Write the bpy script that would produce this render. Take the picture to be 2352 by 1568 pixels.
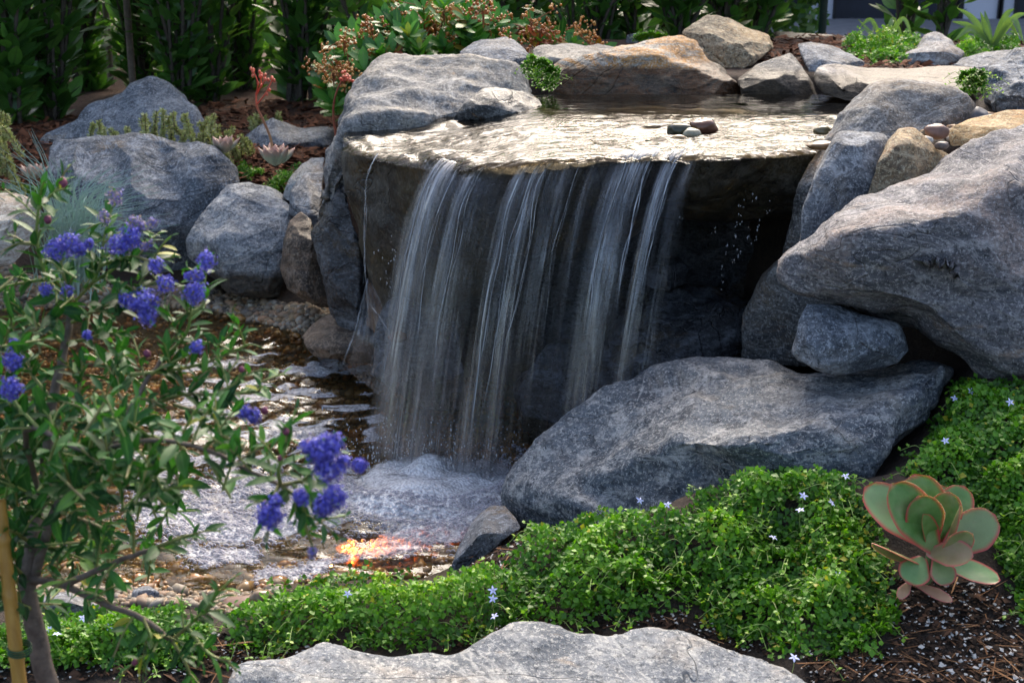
import bpy, bmesh, math, random
import numpy as np
from mathutils import Vector, Matrix
from mathutils.geometry import delaunay_2d_cdt
from mathutils.bvhtree import BVHTree
R = math.radians
random.seed(7); rng = np.random.default_rng(7)
for _o in list(bpy.data.objects): bpy.data.objects.remove(_o)
SC = bpy.context.scene
COL = SC.collection

# ------------------------------------------------------------------ camera, sky, sun, exposure
CAM_H = 1.15; PITCH = 18.0
cd = bpy.data.cameras.new('camera'); cam = bpy.data.objects.new('camera', cd); COL.objects.link(cam)
cd.lens = 50; cd.sensor_width = 36; cd.clip_start = 0.05; cd.clip_end = 300
cam.location = (0, 0, CAM_H); cam.rotation_euler = (R(90 - PITCH), 0, 0)
cd.dof.use_dof = True; cd.dof.focus_distance = 2.65; cd.dof.aperture_fstop = 10
SC.camera = cam
SUN_EL = 40.0; SUN_AZ = 9.0          # azimuth from +Y towards +X: behind the fall, a little to the left
w = bpy.data.worlds.new('World'); SC.world = w; w.use_nodes = True
wn = w.node_tree
bg = wn.nodes['Background']; sky = wn.nodes.new('ShaderNodeTexSky')
sky.sky_type = 'NISHITA'; sky.sun_disc = False
sky.sun_elevation = R(SUN_EL); sky.sun_rotation = R(SUN_AZ)
sky.air_density = 1.0; sky.dust_density = 5.0; sky.ozone_density = .5
wn.links.new(sky.outputs[0], bg.inputs[0]); bg.inputs[1].default_value = 0.15
sd = bpy.data.lights.new('sun', 'SUN'); sun = bpy.data.objects.new('sun', sd); COL.objects.link(sun)
sd.energy = 1.35; sd.angle = R(30); sd.color = (1.0, 0.92, 0.80)
_d = Vector((math.sin(R(SUN_AZ)) * math.cos(R(SUN_EL)), math.cos(R(SUN_AZ)) * math.cos(R(SUN_EL)), math.sin(R(SUN_EL))))
sun.rotation_euler = _d.to_track_quat('Z', 'Y').to_euler(); sun.location = (0, 0, 6)
SC.view_settings.view_transform = 'Standard'; SC.view_settings.look = 'None'
SC.view_settings.exposure = 1.3; SC.view_settings.gamma = 1.0
SC.render.engine = 'CYCLES'
SC.cycles.use_denoising = True
SC.cycles.max_bounces = 7; SC.cycles.diffuse_bounces = 3; SC.cycles.glossy_bounces = 3
SC.cycles.transmission_bounces = 5; SC.cycles.transparent_max_bounces = 14
SC.cycles.caustics_reflective = False; SC.cycles.caustics_refractive = False
SC.cycles.sample_clamp_indirect = 4.0

# ------------------------------------------------------------------ pixel helpers (2352 x 1568 frame of reference)
F_ = 2352 * 50 / 36.0
cP, sP = math.cos(R(PITCH)), math.sin(R(PITCH))
def ray(u, v):
    a = (u - 1176) / F_; b = (v - 784) / F_
    return np.array([a, cP - sP * b, -sP - cP * b])
def PD(u, v, y):                       # point on the ray at ground distance y
    d = ray(u, v); return d * (y / d[1]) + np.array([0, 0, CAM_H])
def PZ(u, v, z):                       # point on the ray at height z
    d = ray(u, v); return d * ((z - CAM_H) / d[2]) + np.array([0, 0, CAM_H])
def pix(p):                            # numpy (N,3) -> u, v
    p = np.atleast_2d(p); q = p - np.array([0, 0, CAM_H])
    f = q[:, 1] * cP - q[:, 2] * sP; up = q[:, 1] * sP + q[:, 2] * cP
    return 1176 + F_ * q[:, 0] / f, 784 - F_ * up / f

# ------------------------------------------------------------------ noise (numpy gradient noise)
_perm = np.random.default_rng(3).permutation(256); _perm = np.concatenate([_perm, _perm, _perm])
_g = np.random.default_rng(4).normal(size=(256, 3)); _g /= np.linalg.norm(_g, axis=1)[:, None]
def perlin(p):
    p = np.asarray(p, float); i = np.floor(p).astype(int); f = p - i; i &= 255
    u = f * f * f * (f * (f * 6 - 15) + 10); r = 0
    for dx in (0, 1):
        for dy in (0, 1):
            for dz in (0, 1):
                h = _perm[_perm[_perm[i[:, 0] + dx] + i[:, 1] + dy] + i[:, 2] + dz]
                g = _g[h]; q = f - np.array([dx, dy, dz])
                w_ = (u[:, 0] if dx else 1 - u[:, 0]) * (u[:, 1] if dy else 1 - u[:, 1]) * (u[:, 2] if dz else 1 - u[:, 2])
                r = r + w_ * (g * q).sum(1)
    return r * 1.5
def fbm(p, o=4, lac=2.03, gain=0.5):
    r = 0; a = 1.0; p = np.asarray(p, float)
    for k in range(o):
        r = r + a * perlin(p + 17.3 * k); p = p * lac; a *= gain
    return r
def ridged(p, o=4):
    r = 0; a = 1.0; p = np.asarray(p, float)
    for k in range(o):
        r = r + a * (1 - np.abs(perlin(p + 9.1 * k)) * 2); p = p * 2.07; a *= 0.5
    return r / 2
def sstep(a, b, x):
    t = np.clip((x - a) / (b - a), 0, 1); return t * t * (3 - 2 * t)
def in_poly(px, py, poly):
    r = np.zeros(np.shape(px), bool); n = len(poly)
    for i in range(n):
        x1, y1 = poly[i][:2]; x2, y2 = poly[(i + 1) % n][:2]
        if y1 == y2: continue
        c = (py > min(y1, y2)) & (py <= max(y1, y2)) & (px < (x2 - x1) * (py - y1) / (y2 - y1) + x1)
        r ^= c
    return r
def dist_poly(px, py, poly):
    d = np.full(np.shape(px), 1e9); n = len(poly)
    for i in range(n):
        a = np.array(poly[i][:2], float); b = np.array(poly[(i + 1) % n][:2], float); ab = b - a
        t = np.clip(((px - a[0]) * ab[0] + (py - a[1]) * ab[1]) / (ab @ ab + 1e-12), 0, 1)
        d = np.minimum(d, np.hypot(px - a[0] - t * ab[0], py - a[1] - t * ab[1]))
    return np.where(in_poly(px, py, poly), d, -d)

# ------------------------------------------------------------------ mesh builder
class MB:
    def __init__(s): s.v = []; s.n = 0; s.f = []; s.at = {}
    def add(s, v, f, **at):
        v = np.asarray(v, float).reshape(-1, 3); f = np.asarray(f, int)
        s.v.append(v); s.f.append(f + s.n)
        for k, a in at.items():
            s.at.setdefault(k, []).append((s.n, np.broadcast_to(np.asarray(a, float), (len(v),))))
        s.n += len(v)
    def build(s, name, mat, parent=None, smooth=True, loc=None):
        me = bpy.data.meshes.new(name)
        v = np.concatenate(s.v) if s.v else np.zeros((0, 3))
        loc = np.zeros(3) if loc is None else np.asarray(loc, float)
        v = v - loc
        sizes = np.concatenate([np.full(len(f), f.shape[1]) for f in s.f]); loops = np.concatenate([f.ravel() for f in s.f])
        me.vertices.add(len(v)); me.vertices.foreach_set('co', v.ravel())
        me.loops.add(len(loops)); me.loops.foreach_set('vertex_index', loops.astype(np.int32))
        me.polygons.add(len(sizes)); st = np.concatenate([[0], np.cumsum(sizes)[:-1]])
        me.polygons.foreach_set('loop_start', st.astype(np.int32))
        try: me.polygons.foreach_set('loop_total', sizes.astype(np.int32))
        except Exception: pass
        me.polygons.foreach_set('use_smooth', np.full(len(sizes), smooth))
        for k, L in s.at.items():
            a = np.zeros(len(v), np.float32)
            for st_, x in L: a[st_:st_ + len(x)] = x
            me.attributes.new(k, 'FLOAT', 'POINT').data.foreach_set('value', a)
        me.update(calc_edges=True); me.validate()
        if mat: me.materials.append(mat)
        o = bpy.data.objects.new(name, me); COL.objects.link(o)
        if parent is not None:
            o.parent = parent; o.location = Vector(loc) - parent.location
        else: o.location = loc
        return o
def tag(o, label=None, cat=None, group=None, kind=None):
    if label: o['label'] = label
    if cat: o['category'] = cat
    if group: o['group'] = group
    if kind: o['kind'] = kind
    return o
def empty(name, loc, label=None, cat=None, group=None, kind=None):
    o = bpy.data.objects.new(name, None); COL.objects.link(o); o.location = loc; o.empty_display_size = .05
    return tag(o, label, cat, group, kind)
def tube(mb, pts, rad, n=6, **at):
    pts = np.asarray(pts, float); m = len(pts)
    rad = np.broadcast_to(np.asarray(rad, float), (m,))
    t = np.gradient(pts, axis=0); t /= np.linalg.norm(t, axis=1)[:, None] + 1e-12
    ref = np.array([0, 0, 1.0]) if abs(t[0][2]) < .9 else np.array([1.0, 0, 0])
    V = []
    for k in range(m):
        a = np.cross(t[k], ref); a /= np.linalg.norm(a) + 1e-12; b = np.cross(t[k], a); ref = np.cross(a, t[k])
        th = np.arange(n) * 2 * np.pi / n
        V.append(pts[k] + rad[k] * (np.cos(th)[:, None] * a + np.sin(th)[:, None] * b))
    V = np.concatenate(V); Fq = []
    for k in range(m - 1):
        for j in range(n):
            Fq.append((k * n + j, k * n + (j + 1) % n, (k + 1) * n + (j + 1) % n, (k + 1) * n + j))
    mb.add(V, Fq, **{k: (np.repeat(a, n) if np.size(a) == m else a) for k, a in at.items()})
def smooth_path(P, n=8):               # Catmull-Rom
    P = np.asarray(P, float); Q = np.vstack([2 * P[0] - P[1], P, 2 * P[-1] - P[-2]]); out = []
    for i in range(1, len(Q) - 2):
        for t in np.linspace(0, 1, n, endpoint=False):
            a, b, c, d = Q[i - 1], Q[i], Q[i + 1], Q[i + 2]
            out.append(.5 * (2 * b + (c - a) * t + (2 * a - 5 * b + 4 * c - d) * t * t + (3 * b - a - 3 * c + d) * t ** 3))
    out.append(P[-1]); return np.array(out)
def scatter(mb, tv, tf, M, T, tat=None, rnd=None):     # template copies: M (N,3,3) T (N,3)
    N = len(T)
    if N == 0: return
    tv = np.asarray(tv, float); tf = np.asarray(tf, int)
    V = np.einsum('nij,kj->nki', M, tv) + T[:, None, :]
    Fc = tf[None] + (np.arange(N) * len(tv))[:, None, None]
    at = {}
    if rnd is not None: at['rnd'] = np.repeat(rnd, len(tv))
    for k, a in (tat or {}).items(): at[k] = np.tile(np.asarray(a, float), N)
    mb.add(V.reshape(-1, 3), Fc.reshape(-1, tf.shape[1]), **at)
def frames(direction, normal):         # columns: x = side, y = along, z = normal
    d = direction / (np.linalg.norm(direction, axis=1)[:, None] + 1e-9)
    x = np.cross(d, normal); x /= np.linalg.norm(x, axis=1)[:, None] + 1e-9
    z = np.cross(x, d); return np.stack([x, d, z], axis=2)
def leaf_template(n=5, w=.3, fold=.12, curl=.15, taper=.6, thick=0):
    V = []; A = []
    for k in range(n + 1):
        t = k / n; ww = w * .5 * (math.sin(math.pi * t ** taper) ** .75 if 0 < t < 1 else 0.04)
        z = -curl * t * t
        V += [(-ww, t, z + fold * ww), (0, t, z), (ww, t, z + fold * ww)]; A += [-1, 0, 1]
    Fq = []
    for k in range(n):
        for j in (0, 1): a = k * 3 + j; Fq.append((a, a + 1, a + 4, a + 3))
    return np.array(V), np.array(Fq), np.array(A)

# ------------------------------------------------------------------ materials
def newmat(name):
    m = bpy.data.materials.new(name); m.use_nodes = True; nt = m.node_tree
    for n in list(nt.nodes): nt.nodes.remove(n)
    out = nt.nodes.new('ShaderNodeOutputMaterial')
    return m, nt, out
class NG:
    def __init__(s, nt): s.nt = nt
    def n(s, t, **kw):
        x = s.nt.nodes.new('ShaderNode' + t)
        for k, v in kw.items(): setattr(x, k, v)
        return x
    def L(s, a, b): s.nt.links.new(a, b)
    def setin(s, node, key, val):
        if hasattr(val, 'is_linked') or hasattr(val, 'links'): s.L(val, node.inputs[key])
        else: node.inputs[key].default_value = val
    def noise(s, vec, scale, detail=4, rough=.55, dist=0, out='Fac'):
        x = s.n('TexNoise'); s.setin(x, 'Vector', vec); x.inputs['Scale'].default_value = scale
        x.inputs['Detail'].default_value = detail; x.inputs['Roughness'].default_value = rough; x.inputs['Distortion'].default_value = dist
        return x.outputs[0] if out == 'Fac' else x.outputs['Color']
    def ramp(s, fac, stops, interp='LINEAR'):
        x = s.n('ValToRGB'); s.setin(x, 'Fac', fac); cr = x.color_ramp; cr.interpolation = interp
        while len(cr.elements) > 1: cr.elements.remove(cr.elements[-1])
        first = True
        for p, c in stops:
            if isinstance(c, (int, float)): c = (c, c, c)
            if first: e = cr.elements[0]; e.position = p; first = False
            else: e = cr.elements.new(p)
            e.color = (*c, 1)
        return x.outputs['Color']
    def mix(s, f, a, b, mode='MIX'):
        x = s.n('Mix', data_type='RGBA', blend_type=mode); s.setin(x, 'Factor', f)
        for i, c in ((6, a), (7, b)):
            if isinstance(c, tuple): c = (*c, 1) if len(c) == 3 else c
            s.setin(x, i, c)
        return x.outputs[2]
    def math(s, op, a, b=None, clamp=False):
        x = s.n('Math', operation=op, use_clamp=clamp); s.setin(x, 0, a)
        if b is not None: s.setin(x, 1, b)
        return x.outputs[0]
    def mapping(s, vec, scale=(1, 1, 1), rot=(0, 0, 0), loc=(0, 0, 0)):
        x = s.n('Mapping'); s.L(vec, x.inputs[0]); x.inputs['Scale'].default_value = scale
        x.inputs['Rotation'].default_value = rot; x.inputs['Location'].default_value = loc; return x.outputs[0]
    def bump(s, h, dist, strength=1.0, normal=None):
        x = s.n('Bump'); s.setin(x, 'Height', h); x.inputs['Distance'].default_value = dist; x.inputs['Strength'].default_value = strength
        if normal is not None: s.L(normal, x.inputs['Normal'])
        return x.outputs[0]
    def attr(s, name): x = s.n('Attribute'); x.attribute_name = name; return x.outputs['Fac']
    def obj(s): return s.n('TexCoord').outputs['Object']
    def pos(s): return s.n('NewGeometry').outputs['Position']
def principled(g, out, **kw):
    b = g.n('BsdfPrincipled')
    for k, v in kw.items():
        if isinstance(v, tuple) and len(v) == 3: v = (*v, 1)
        g.setin(b, k.replace('_', ' '), v)
    g.L(b.outputs[0], out.inputs['Surface']); return b

def rock_mat(name, base=(.15, .165, .19), light=(.34, .355, .375), dark=(.045, .052, .064), tint=(.24, .175, .11), tint_amt=.15, seed=0.0,
             rot=(0, 0, 0), stretch=3.0, contrast=1.0, speck=.5, rough=.75, wet=None, bump=1.0, tint_scale=3.0, warm=(.30, .26, .21), warm_amt=.3):
    m, nt, out = newmat(name); g = NG(nt)
    P = g.mapping(g.obj(), loc=(seed * 3.1, seed * 1.7, seed * 2.3))
    A = g.mapping(P, scale=(1, 1, 1 + (stretch - 1) * .45), rot=rot)
    big = g.noise(A, 3.2, 6, .66, .3)
    mid = g.noise(A, 14, 9, .74, .25)
    fine = g.noise(A, 70, 5, .7, .3)
    spk = g.noise(P, 165, 3, .8)
    spk2 = g.noise(P, 105, 4, .85)
    c = g.mix(g.ramp(big, [(.40, 0.0), (.60, 1.0)]), tuple(x * .62 + y * .2 for x, y in zip(base, dark)), base)
    c = g.mix(g.ramp(mid, [(.50, 0.0), (.60, .75 * contrast)]), c, light)
    c = g.mix(g.ramp(g.noise(A, 9, 8, .74, .4), [(.52, 0.0), (.60, .8 * contrast)]), c, dark)
    c = g.mix(g.ramp(g.noise(P, 3.6, 6, .68, .8), [(.60 - .22 * warm_amt, 0.0), (.70 - .15 * warm_amt, min(.8, warm_amt * 1.3))]), c, warm)
    th = 1 - tint_amt
    c = g.mix(g.ramp(g.noise(A, tint_scale, 8, .72, .9), [(.36 + .30 * th - .02, 0.0), (.36 + .30 * th + .05, .85)]), c, tint)
    # crystals: light and dark grains
    c = g.mix(g.ramp(spk, [(.54, 0.0), (.60, min(1, speck * 1.3))]), c, tuple(min(.62, x * 1.35) for x in light))
    c = g.mix(g.ramp(spk2, [(.38, min(1, speck * 1.7)), (.46, 0.0)]), c, tuple(x * .5 for x in dark))
    c = g.mix(g.ramp(fine, [(.38, .55), (.5, 0.0)]), c, dark)
    # cracks and pale veins
    vn = g.noise(g.mapping(P, rot=(rot[0] + .6, rot[1] + .3, rot[2]), scale=(1, 1, 2)), 2.3, 5, .6, 1.6)
    c = g.mix(g.ramp(vn, [(.490, 0.0), (.5, .55), (.510, 0.0)]), c, tuple(min(.6, x * 1.2) for x in light))
    cr = g.noise(g.mapping(P, rot=(rot[0] - .4, rot[1] + .8, rot[2] + .5), scale=(1, 1, 1.6)), 2.1, 4, .5, .9)
    crack = g.ramp(cr, [(.497, 0.0), (.5, 1.0), (.503, 0.0)])
    c = g.mix(g.math('MULTIPLY', crack, .3), c, tuple(x * .35 for x in dark))
    rg = g.ramp(fine, [(.3, rough - .1), (.7, rough + .12)])
    if wet is not None:
        z = g.n('SeparateXYZ'); g.L(g.pos(), z.inputs[0])
        zz = g.math('ADD', z.outputs[2], g.math('MULTIPLY', g.noise(P, 9, 4), wet[1] * 1.6))
        wf = g.ramp(g.math('MULTIPLY', g.math('SUBTRACT', zz, wet[0] + wet[1] * .4), 1 / max(wet[1], .001), clamp=True), [(.25, 1.0), (.75, 0.0)])
        c = g.mix(wf, c, g.mix(1.0, c, (.20, .155, .11), 'MULTIPLY'))
        rg = g.mix(wf, rg, (.5, .5, .5))
    h = g.math('ADD', g.math('MULTIPLY', mid, 1.0), g.math('MULTIPLY', fine, .45))
    h = g.math('SUBTRACT', g.math('ADD', h, g.math('MULTIPLY', spk, .16)), g.math('MULTIPLY', crack, .45))
    nb = g.bump(h, .0085 * bump, .85)
    principled(g, out, Base_Color=c, Roughness=rg, Normal=nb, Specular_IOR_Level=.4)
    return m
# ------------------------------------------------------------------ terrain: one sheet, lower basin, banks, garden, upper terrace
_low = []
def lp(u, v, z): p = PZ(u, v, z); _low.append((p[0], p[1], z))
for u, v in [(-300, 705), (0, 700), (220, 700), (440, 700), (600, 728), (700, 770)]: lp(u, v, .005)         # far shore
for u, v in [(-300, 1330), (60, 1345), (250, 1350), (400, 1372), (540, 1385), (640, 1350), (800, 1338), (1030, 1322), (1130, 1225)]: lp(u, v, .005)   # near shore
for u, v in [(0, 900), (300, 900), (0, 1150), (300, 1150), (600, 1000), (900, 1000), (600, 1220), (900, 1200), (300, 780), (600, 850), (1000, 1130), (1150, 1050), (1300, 900), (-300, 1000)]: lp(u, v, -.075)
for u, v, z in [(100, 1450, .05), (300, 1420, .05), (-200, 1450, .05), (500, 1470, .06), (700, 1420, .065), (1000, 1400, .075), (1150, 1330, .085), (1300, 1300, .11), (1300, 1220, .12), (1500, 1250, .15), (1500, 1180, .16),
                (1650, 1110, .19), (1800, 1110, .225), (1800, 1250, .16), (1950, 1130, .235), (2120, 1320, .16), (2060, 1100, .255), (2200, 1000, .29), (2352, 900, .33), (2250, 850, .325), (2352, 1150, .24), (2352, 1350, .16),
                (1800, 1500, .10), (2300, 1500, .11), (2352, 1568, .1), (1500, 1420, .09), (1200, 1500, .05), (1200, 1560, .02), (600, 1560, .02), (1700, 1560, .04), (0, 1560, .03), (2700, 1200, .26), (2700, 850, .42)]: lp(u, v, z)
for u, v, z in [(450, 690, .015), (250, 670, .04), (0, 660, .05), (0, 600, .12), (100, 500, .2), (0, 450, .24), (-300, 550, .16), (560, 640, .03), (620, 460, .24), (640, 400, .29), (550, 390, .29), (400, 330, .3), (60, 370, .29), (700, 330, .3),
                (-300, 350, .3), (640, 270, .3), (400, 270, .3), (0, 270, .3), (800, 290, .3)]: lp(u, v, z)
_low += [(x, y, z) for x, y, z in [(-3, 6.5, .3), (0, 6.5, .3), (3, 6.5, .3), (-4, 4.5, .3), (3, 3, .5), (4, 4.5, .4), (3, 1.5, .2), (0, 1.0, .05), (-2, 1.2, .03), (2, 1.2, .1), (-1.5, .4, .03), (1.5, .4, .06), (-4, 3, .05), (-4, 1.5, .03), (-.1, 3.9, -.02), (.5, 3.4, -.05), (.4, 2.9, -.05), (.2, 3.2, -.06)]]
for u, v, y, z in [(2080, 860, 2.4, .2), (1900, 900, 2.4, .15), (1700, 950, 2.3, .1), (1500, 1050, 2.3, .05), (2000, 1000, 2.2, .18), (1350, 1150, 2.35, .02)]: _low.append((PD(u, v, y)[0], y, z))
_low = np.array(_low)
def _tps():
    P = _low[:, :2]; n = len(P); d = np.linalg.norm(P[:, None] - P[None], axis=2)
    K = d ** 2 * np.log(d + 1e-9) + np.eye(n) * .004
    A = np.zeros((n + 3, n + 3)); A[:n, :n] = K; A[:n, n] = 1; A[:n, n + 1:] = P; A[n, :n] = 1; A[n + 1:, :n] = P.T
    return np.linalg.solve(A, np.concatenate([_low[:, 2], [0, 0, 0]]))
_W = _tps()
TERR = [(-.13, 3.62), (-.1, 3.52), (.05, 3.47), (.55, 3.42), (.72, 3.15), (.80, 2.80), (1.0, 2.70), (1.6, 2.5), (4, 2.4), (4, 5.6), (2.2, 5.9), (.6, 5.2), (-.05, 4.6), (-.12, 4.1)]
POOL = [(-.35, 3.28), (0, 3.1), (.6, 3.0), (.95, 3.1), (1.12, 3.4), (1.05, 3.85), (.5, 3.95), (-.3, 3.95)]
def low_z(x, y):
    r = np.zeros(x.shape)
    for k in range(0, len(x), 20000):
        q = np.stack([x[k:k + 20000], y[k:k + 20000]], 1); d = np.linalg.norm(q[:, None] - _low[None, :, :2], axis=2)
        r[k:k + 20000] = (d ** 2 * np.log(d + 1e-9)) @ _W[:-3] + _W[-3] + q @ _W[-2:]
    far = sstep(5.5, 7.5, np.hypot(x, y - 1)); r = r * (1 - far) + .3 * far
    return np.clip(r, -.09, .6)
def terrain(x, y, detail=True):
    x = np.atleast_1d(np.asarray(x, float)); y = np.atleast_1d(np.asarray(y, float))
    z = low_z(x, y)
    m = sstep(-.03, .05, dist_poly(x, y, TERR)); mo = sstep(-.28, .05, dist_poly(x, y, TERR))
    m = np.where(y > 3.9, mo, m)
    up = .645 - .02 * np.clip(x - 1, 0, 1) - .12 * sstep(4.6, 6.2, y)
    up = up - .15 * sstep(-.02, .1, dist_poly(x, y, POOL))
    z = z * (1 - m) + up * m
    if detail:
        p = np.stack([x, y, 0 * x], 1); z = z + .012 * fbm(p * 4, 3) + .004 * fbm(p * 30, 3)
    return z
def on_ground(u, v):                   # where the ray through a pixel meets the terrain
    u = np.atleast_1d(np.asarray(u, float)); v = np.atleast_1d(np.asarray(v, float))
    a = (u - 1176) / F_; b = (v - 784) / F_; dy = cP - sP * b; dx = a / dy; dz = (-sP - cP * b) / dy
    y = np.full(u.shape, 1.3); hit = np.zeros(u.shape, bool)
    for k in range(260):
        z = terrain(dx * y, y, False); h = CAM_H + dz * y - z; hit |= h < .002
        y = np.where(hit, y, y + np.clip(h * .7, .004, .1))
        if hit.all(): break
    return np.stack([dx * y, y, terrain(dx * y, y)], 1)
def axis_pts(lo, a, b, hi, fine, k=1.18):
    mid = list(np.arange(a, b, fine)); s = fine; x = mid[-1]; r = []
    while x < hi: s *= k; x += s; r.append(x)
    s = fine; x = a; l = []
    while x > lo: s *= k; x -= s; l.append(x)
    return np.array(l[::-1] + mid + r)
def ground_mat():
    m, nt, out = newmat('soil_ground'); g = NG(nt); P = g.pos()
    a = g.noise(P, 14, 8, .7, .4); f = g.noise(P, 160, 5, .75); big = g.noise(P, 2.2, 3)
    soil = g.mix(g.ramp(a, [(.35, 0.0), (.65, 1.0)]), (.016, .011, .008), (.055, .034, .022))
    soil = g.mix(g.ramp(f, [(.5, 0.0), (.7, .6)]), soil, (.10, .07, .05))
    mul = g.mix(g.ramp(f, [(.4, 0.0), (.62, 1.0)]), (.03, .013, .007), (.11, .045, .022))
    pz = g.n('SeparateXYZ'); g.L(P, pz.inputs[0])
    gm = g.ramp(g.math('MULTIPLY', g.math('SUBTRACT', g.math('ADD', pz.outputs[1], g.math('MULTIPLY', a, .3)), 3.95), 1.5, clamp=True), [(0, 0.0), (1, 1.0)])
    c = g.mix(gm, soil, mul)
    sand = g.mix(g.ramp(f, [(.35, 0.0), (.65, 1.0)]), (.045, .03, .015), (.16, .115, .06))
    sm = g.ramp(g.math('MULTIPLY', g.math('SUBTRACT', .035, pz.outputs[2]), 25, clamp=True), [(0, 0.0), (1, 1.0)])
    c = g.mix(sm, c, sand)
    h = g.math('ADD', a, g.math('MULTIPLY', f, .5))
    principled(g, out, Base_Color=c, Roughness=.9, Normal=g.bump(h, .015, 1.0))
    return m
X = axis_pts(-60, -1.9, 2.0, 60, .022); Y = axis_pts(-20, .9, 5.0, 90, .022)
gx, gy = np.meshgrid(X, Y); gz = terrain(gx.ravel(), gy.ravel()).reshape(gx.shape)
ni, nj = gx.shape; idx = np.arange(ni * nj).reshape(ni, nj)
mb = MB(); mb.add(np.stack([gx, gy, gz], -1).reshape(-1, 3), np.stack([idx[:-1, :-1], idx[:-1, 1:], idx[1:, 1:], idx[1:, :-1]], -1).reshape(-1, 4))
tag(mb.build('ground', ground_mat()), kind='structure')
# ------------------------------------------------------------------ rocks
def laplace(me, it, fac):
    n = len(me.vertices); co = np.empty(n * 3); me.vertices.foreach_get('co', co); co = co.reshape(-1, 3)
    e = np.empty(len(me.edges) * 2, int); me.edges.foreach_get('vertices', e); e = e.reshape(-1, 2)
    deg = np.bincount(e.ravel(), minlength=n)[:, None] + 1e-9
    for _ in range(it):
        s = np.zeros_like(co)
        for k in range(3): s[:, k] = np.bincount(e[:, 0], co[e[:, 1], k], n) + np.bincount(e[:, 1], co[e[:, 0], k], n)
        co += fac * (s / deg - co)
    return co
ROCKS = {}
def rock(name, label, cat, outline, inner=(), thick=.3, vox=None, amp=.011, seed=0, mat=None, links=(), group=None, strata=(0, 0, 0), samp=.006, smooth=1, kind=None, flat_back=.75, drop=0.0, cuts=1.0):
    """outline / inner: (u, v, ground distance); the solid goes `thick` metres back from the traced face"""
    pts = [p for p in outline] + [p for p in inner]; no = len(outline)
    e = [(i, (i + 1) % no) for i in range(no)] + [tuple(l) for l in links]
    V2, _, Fc, ov, _, _ = delaunay_2d_cdt([Vector((p[0], -p[1])) for p in pts], e, [], 1, 1e-4)
    yv = []
    for k, v in enumerate(V2):
        o_ = ov[k]
        if o_: yv.append(pts[o_[0]][2])
        else:
            d = [((v[0] - p[0]) ** 2 + (-v[1] - p[1]) ** 2, p[2]) for p in pts]; d.sort(); yv.append(sum(q[1] / (q[0] + 1) for q in d[:3]) / sum(1 / (q[0] + 1) for q in d[:3]))
    W = [PD(v[0], -v[1], y) for v, y in zip(V2, yv)]
    o3 = np.array([PD(*p) for p in outline]); c = o3.mean(0)
    cu = np.mean([p[0] for p in outline]); cv = np.mean([p[1] for p in outline])
    bm = bmesh.new(); bv = [bm.verts.new(p) for p in W]
    for f in Fc:
        try: bm.faces.new([bv[i] for i in f])
        except ValueError: pass
    ring = [None] * no
    for k, o_ in enumerate(ov):
        for q in o_:
            if q < no: ring[q] = bv[k]
    def back(p, t, s):                 # go back along the sight line, shrink to the middle
        u, v, y = p; u = cu + (u - cu) * s; v = cv + (v - cv) * s; q = PD(u, v, y + t); q[2] -= drop * t; return q
    r1 = [bm.verts.new(back(p, thick * .45, .96)) for p in outline]
    r2 = [bm.verts.new(back(p, thick, flat_back)) for p in outline]
    for a, b in ((ring, r1), (r1, r2)):
        for i in range(no):
            j = (i + 1) % no
            try: bm.faces.new([a[i], a[j], b[j], b[i]])
            except ValueError: pass
    try: bm.faces.new(r2)
    except ValueError: pass
    bmesh.ops.triangulate(bm, faces=bm.faces[:]); bmesh.ops.recalc_face_normals(bm, faces=bm.faces[:])
    me = bpy.data.meshes.new('tmp'); bm.to_mesh(me); bm.free()
    size = max(o3.max(0) - o3.min(0)); size = max(size, thick)
    vox = vox or max(.0035, size / 85)
    ob = bpy.data.objects.new('tmp', me); COL.objects.link(ob)
    md = ob.modifiers.new('r', 'REMESH'); md.mode = 'VOXEL'; md.voxel_size = vox
    dg = bpy.context.evaluated_depsgraph_get(); dg.update()
    m2 = bpy.data.meshes.new_from_object(ob.evaluated_get(dg)); bpy.data.objects.remove(ob)
    co = laplace(m2, smooth, .5)
    # fracture planes: shave the solid flat along random directions
    rs = np.random.default_rng(int(seed * 13) + 1); cm = co.mean(0); nc = 0
    while cuts and nc < 34:
        d_ = rs.normal(size=3); d_ /= np.linalg.norm(d_)
        fr_ = -.95 * d_[1] + .3 * d_[2]
        if fr_ < .35: continue
        h_ = (co - cm) @ d_; top = h_.max(); ex = top - h_.min(); lim = top - ex * rs.uniform(.015, .085) * cuts * sstep(.25, .85, fr_) - ex * .012 * 0; ov_ = h_ - lim; k_ = ov_ > 0; co[k_] -= d_ * ov_[k_][:, None] * .94; nc += 1
    m2.vertices.foreach_set('co', co.ravel()); m2.update()
    n = len(co); nn = np.empty(n * 3); m2.vertices.foreach_get('normal', nn); nn = nn.reshape(-1, 3)
    q = co - c; Rm = np.array(Matrix.Rotation(strata[0], 3, 'X') @ Matrix.Rotation(strata[1], 3, 'Y') @ Matrix.Rotation(strata[2], 3, 'Z'))
    qs = q @ Rm.T * np.array([1, 1, 3.2]) + seed * 5.3
    sf = min(1.0, size / .35)
    a = 1.25 * amp * (.35 + .65 * sf)
    wq = q + .035 * np.stack([fbm(q * 6 + seed + 50 * k, 2) for k in range(3)], 1)      # creased facets: folded planes in random directions
    rs = np.random.default_rng(int(seed * 10) + 5); d = 0
    for k, (wl, am) in enumerate([(.34, 1.2), (.20, .9), (.12, .5), (.07, .2)]):
        for _ in range(2):
            r_ = rs.normal(size=3); r_ = r_ / np.linalg.norm(r_); ph = (wq @ r_) / (wl * max(.45, sf)) + rs.random()
            d = d + a * am * .7 * (np.abs((ph % 1) * 2 - 1) - .5)
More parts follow.
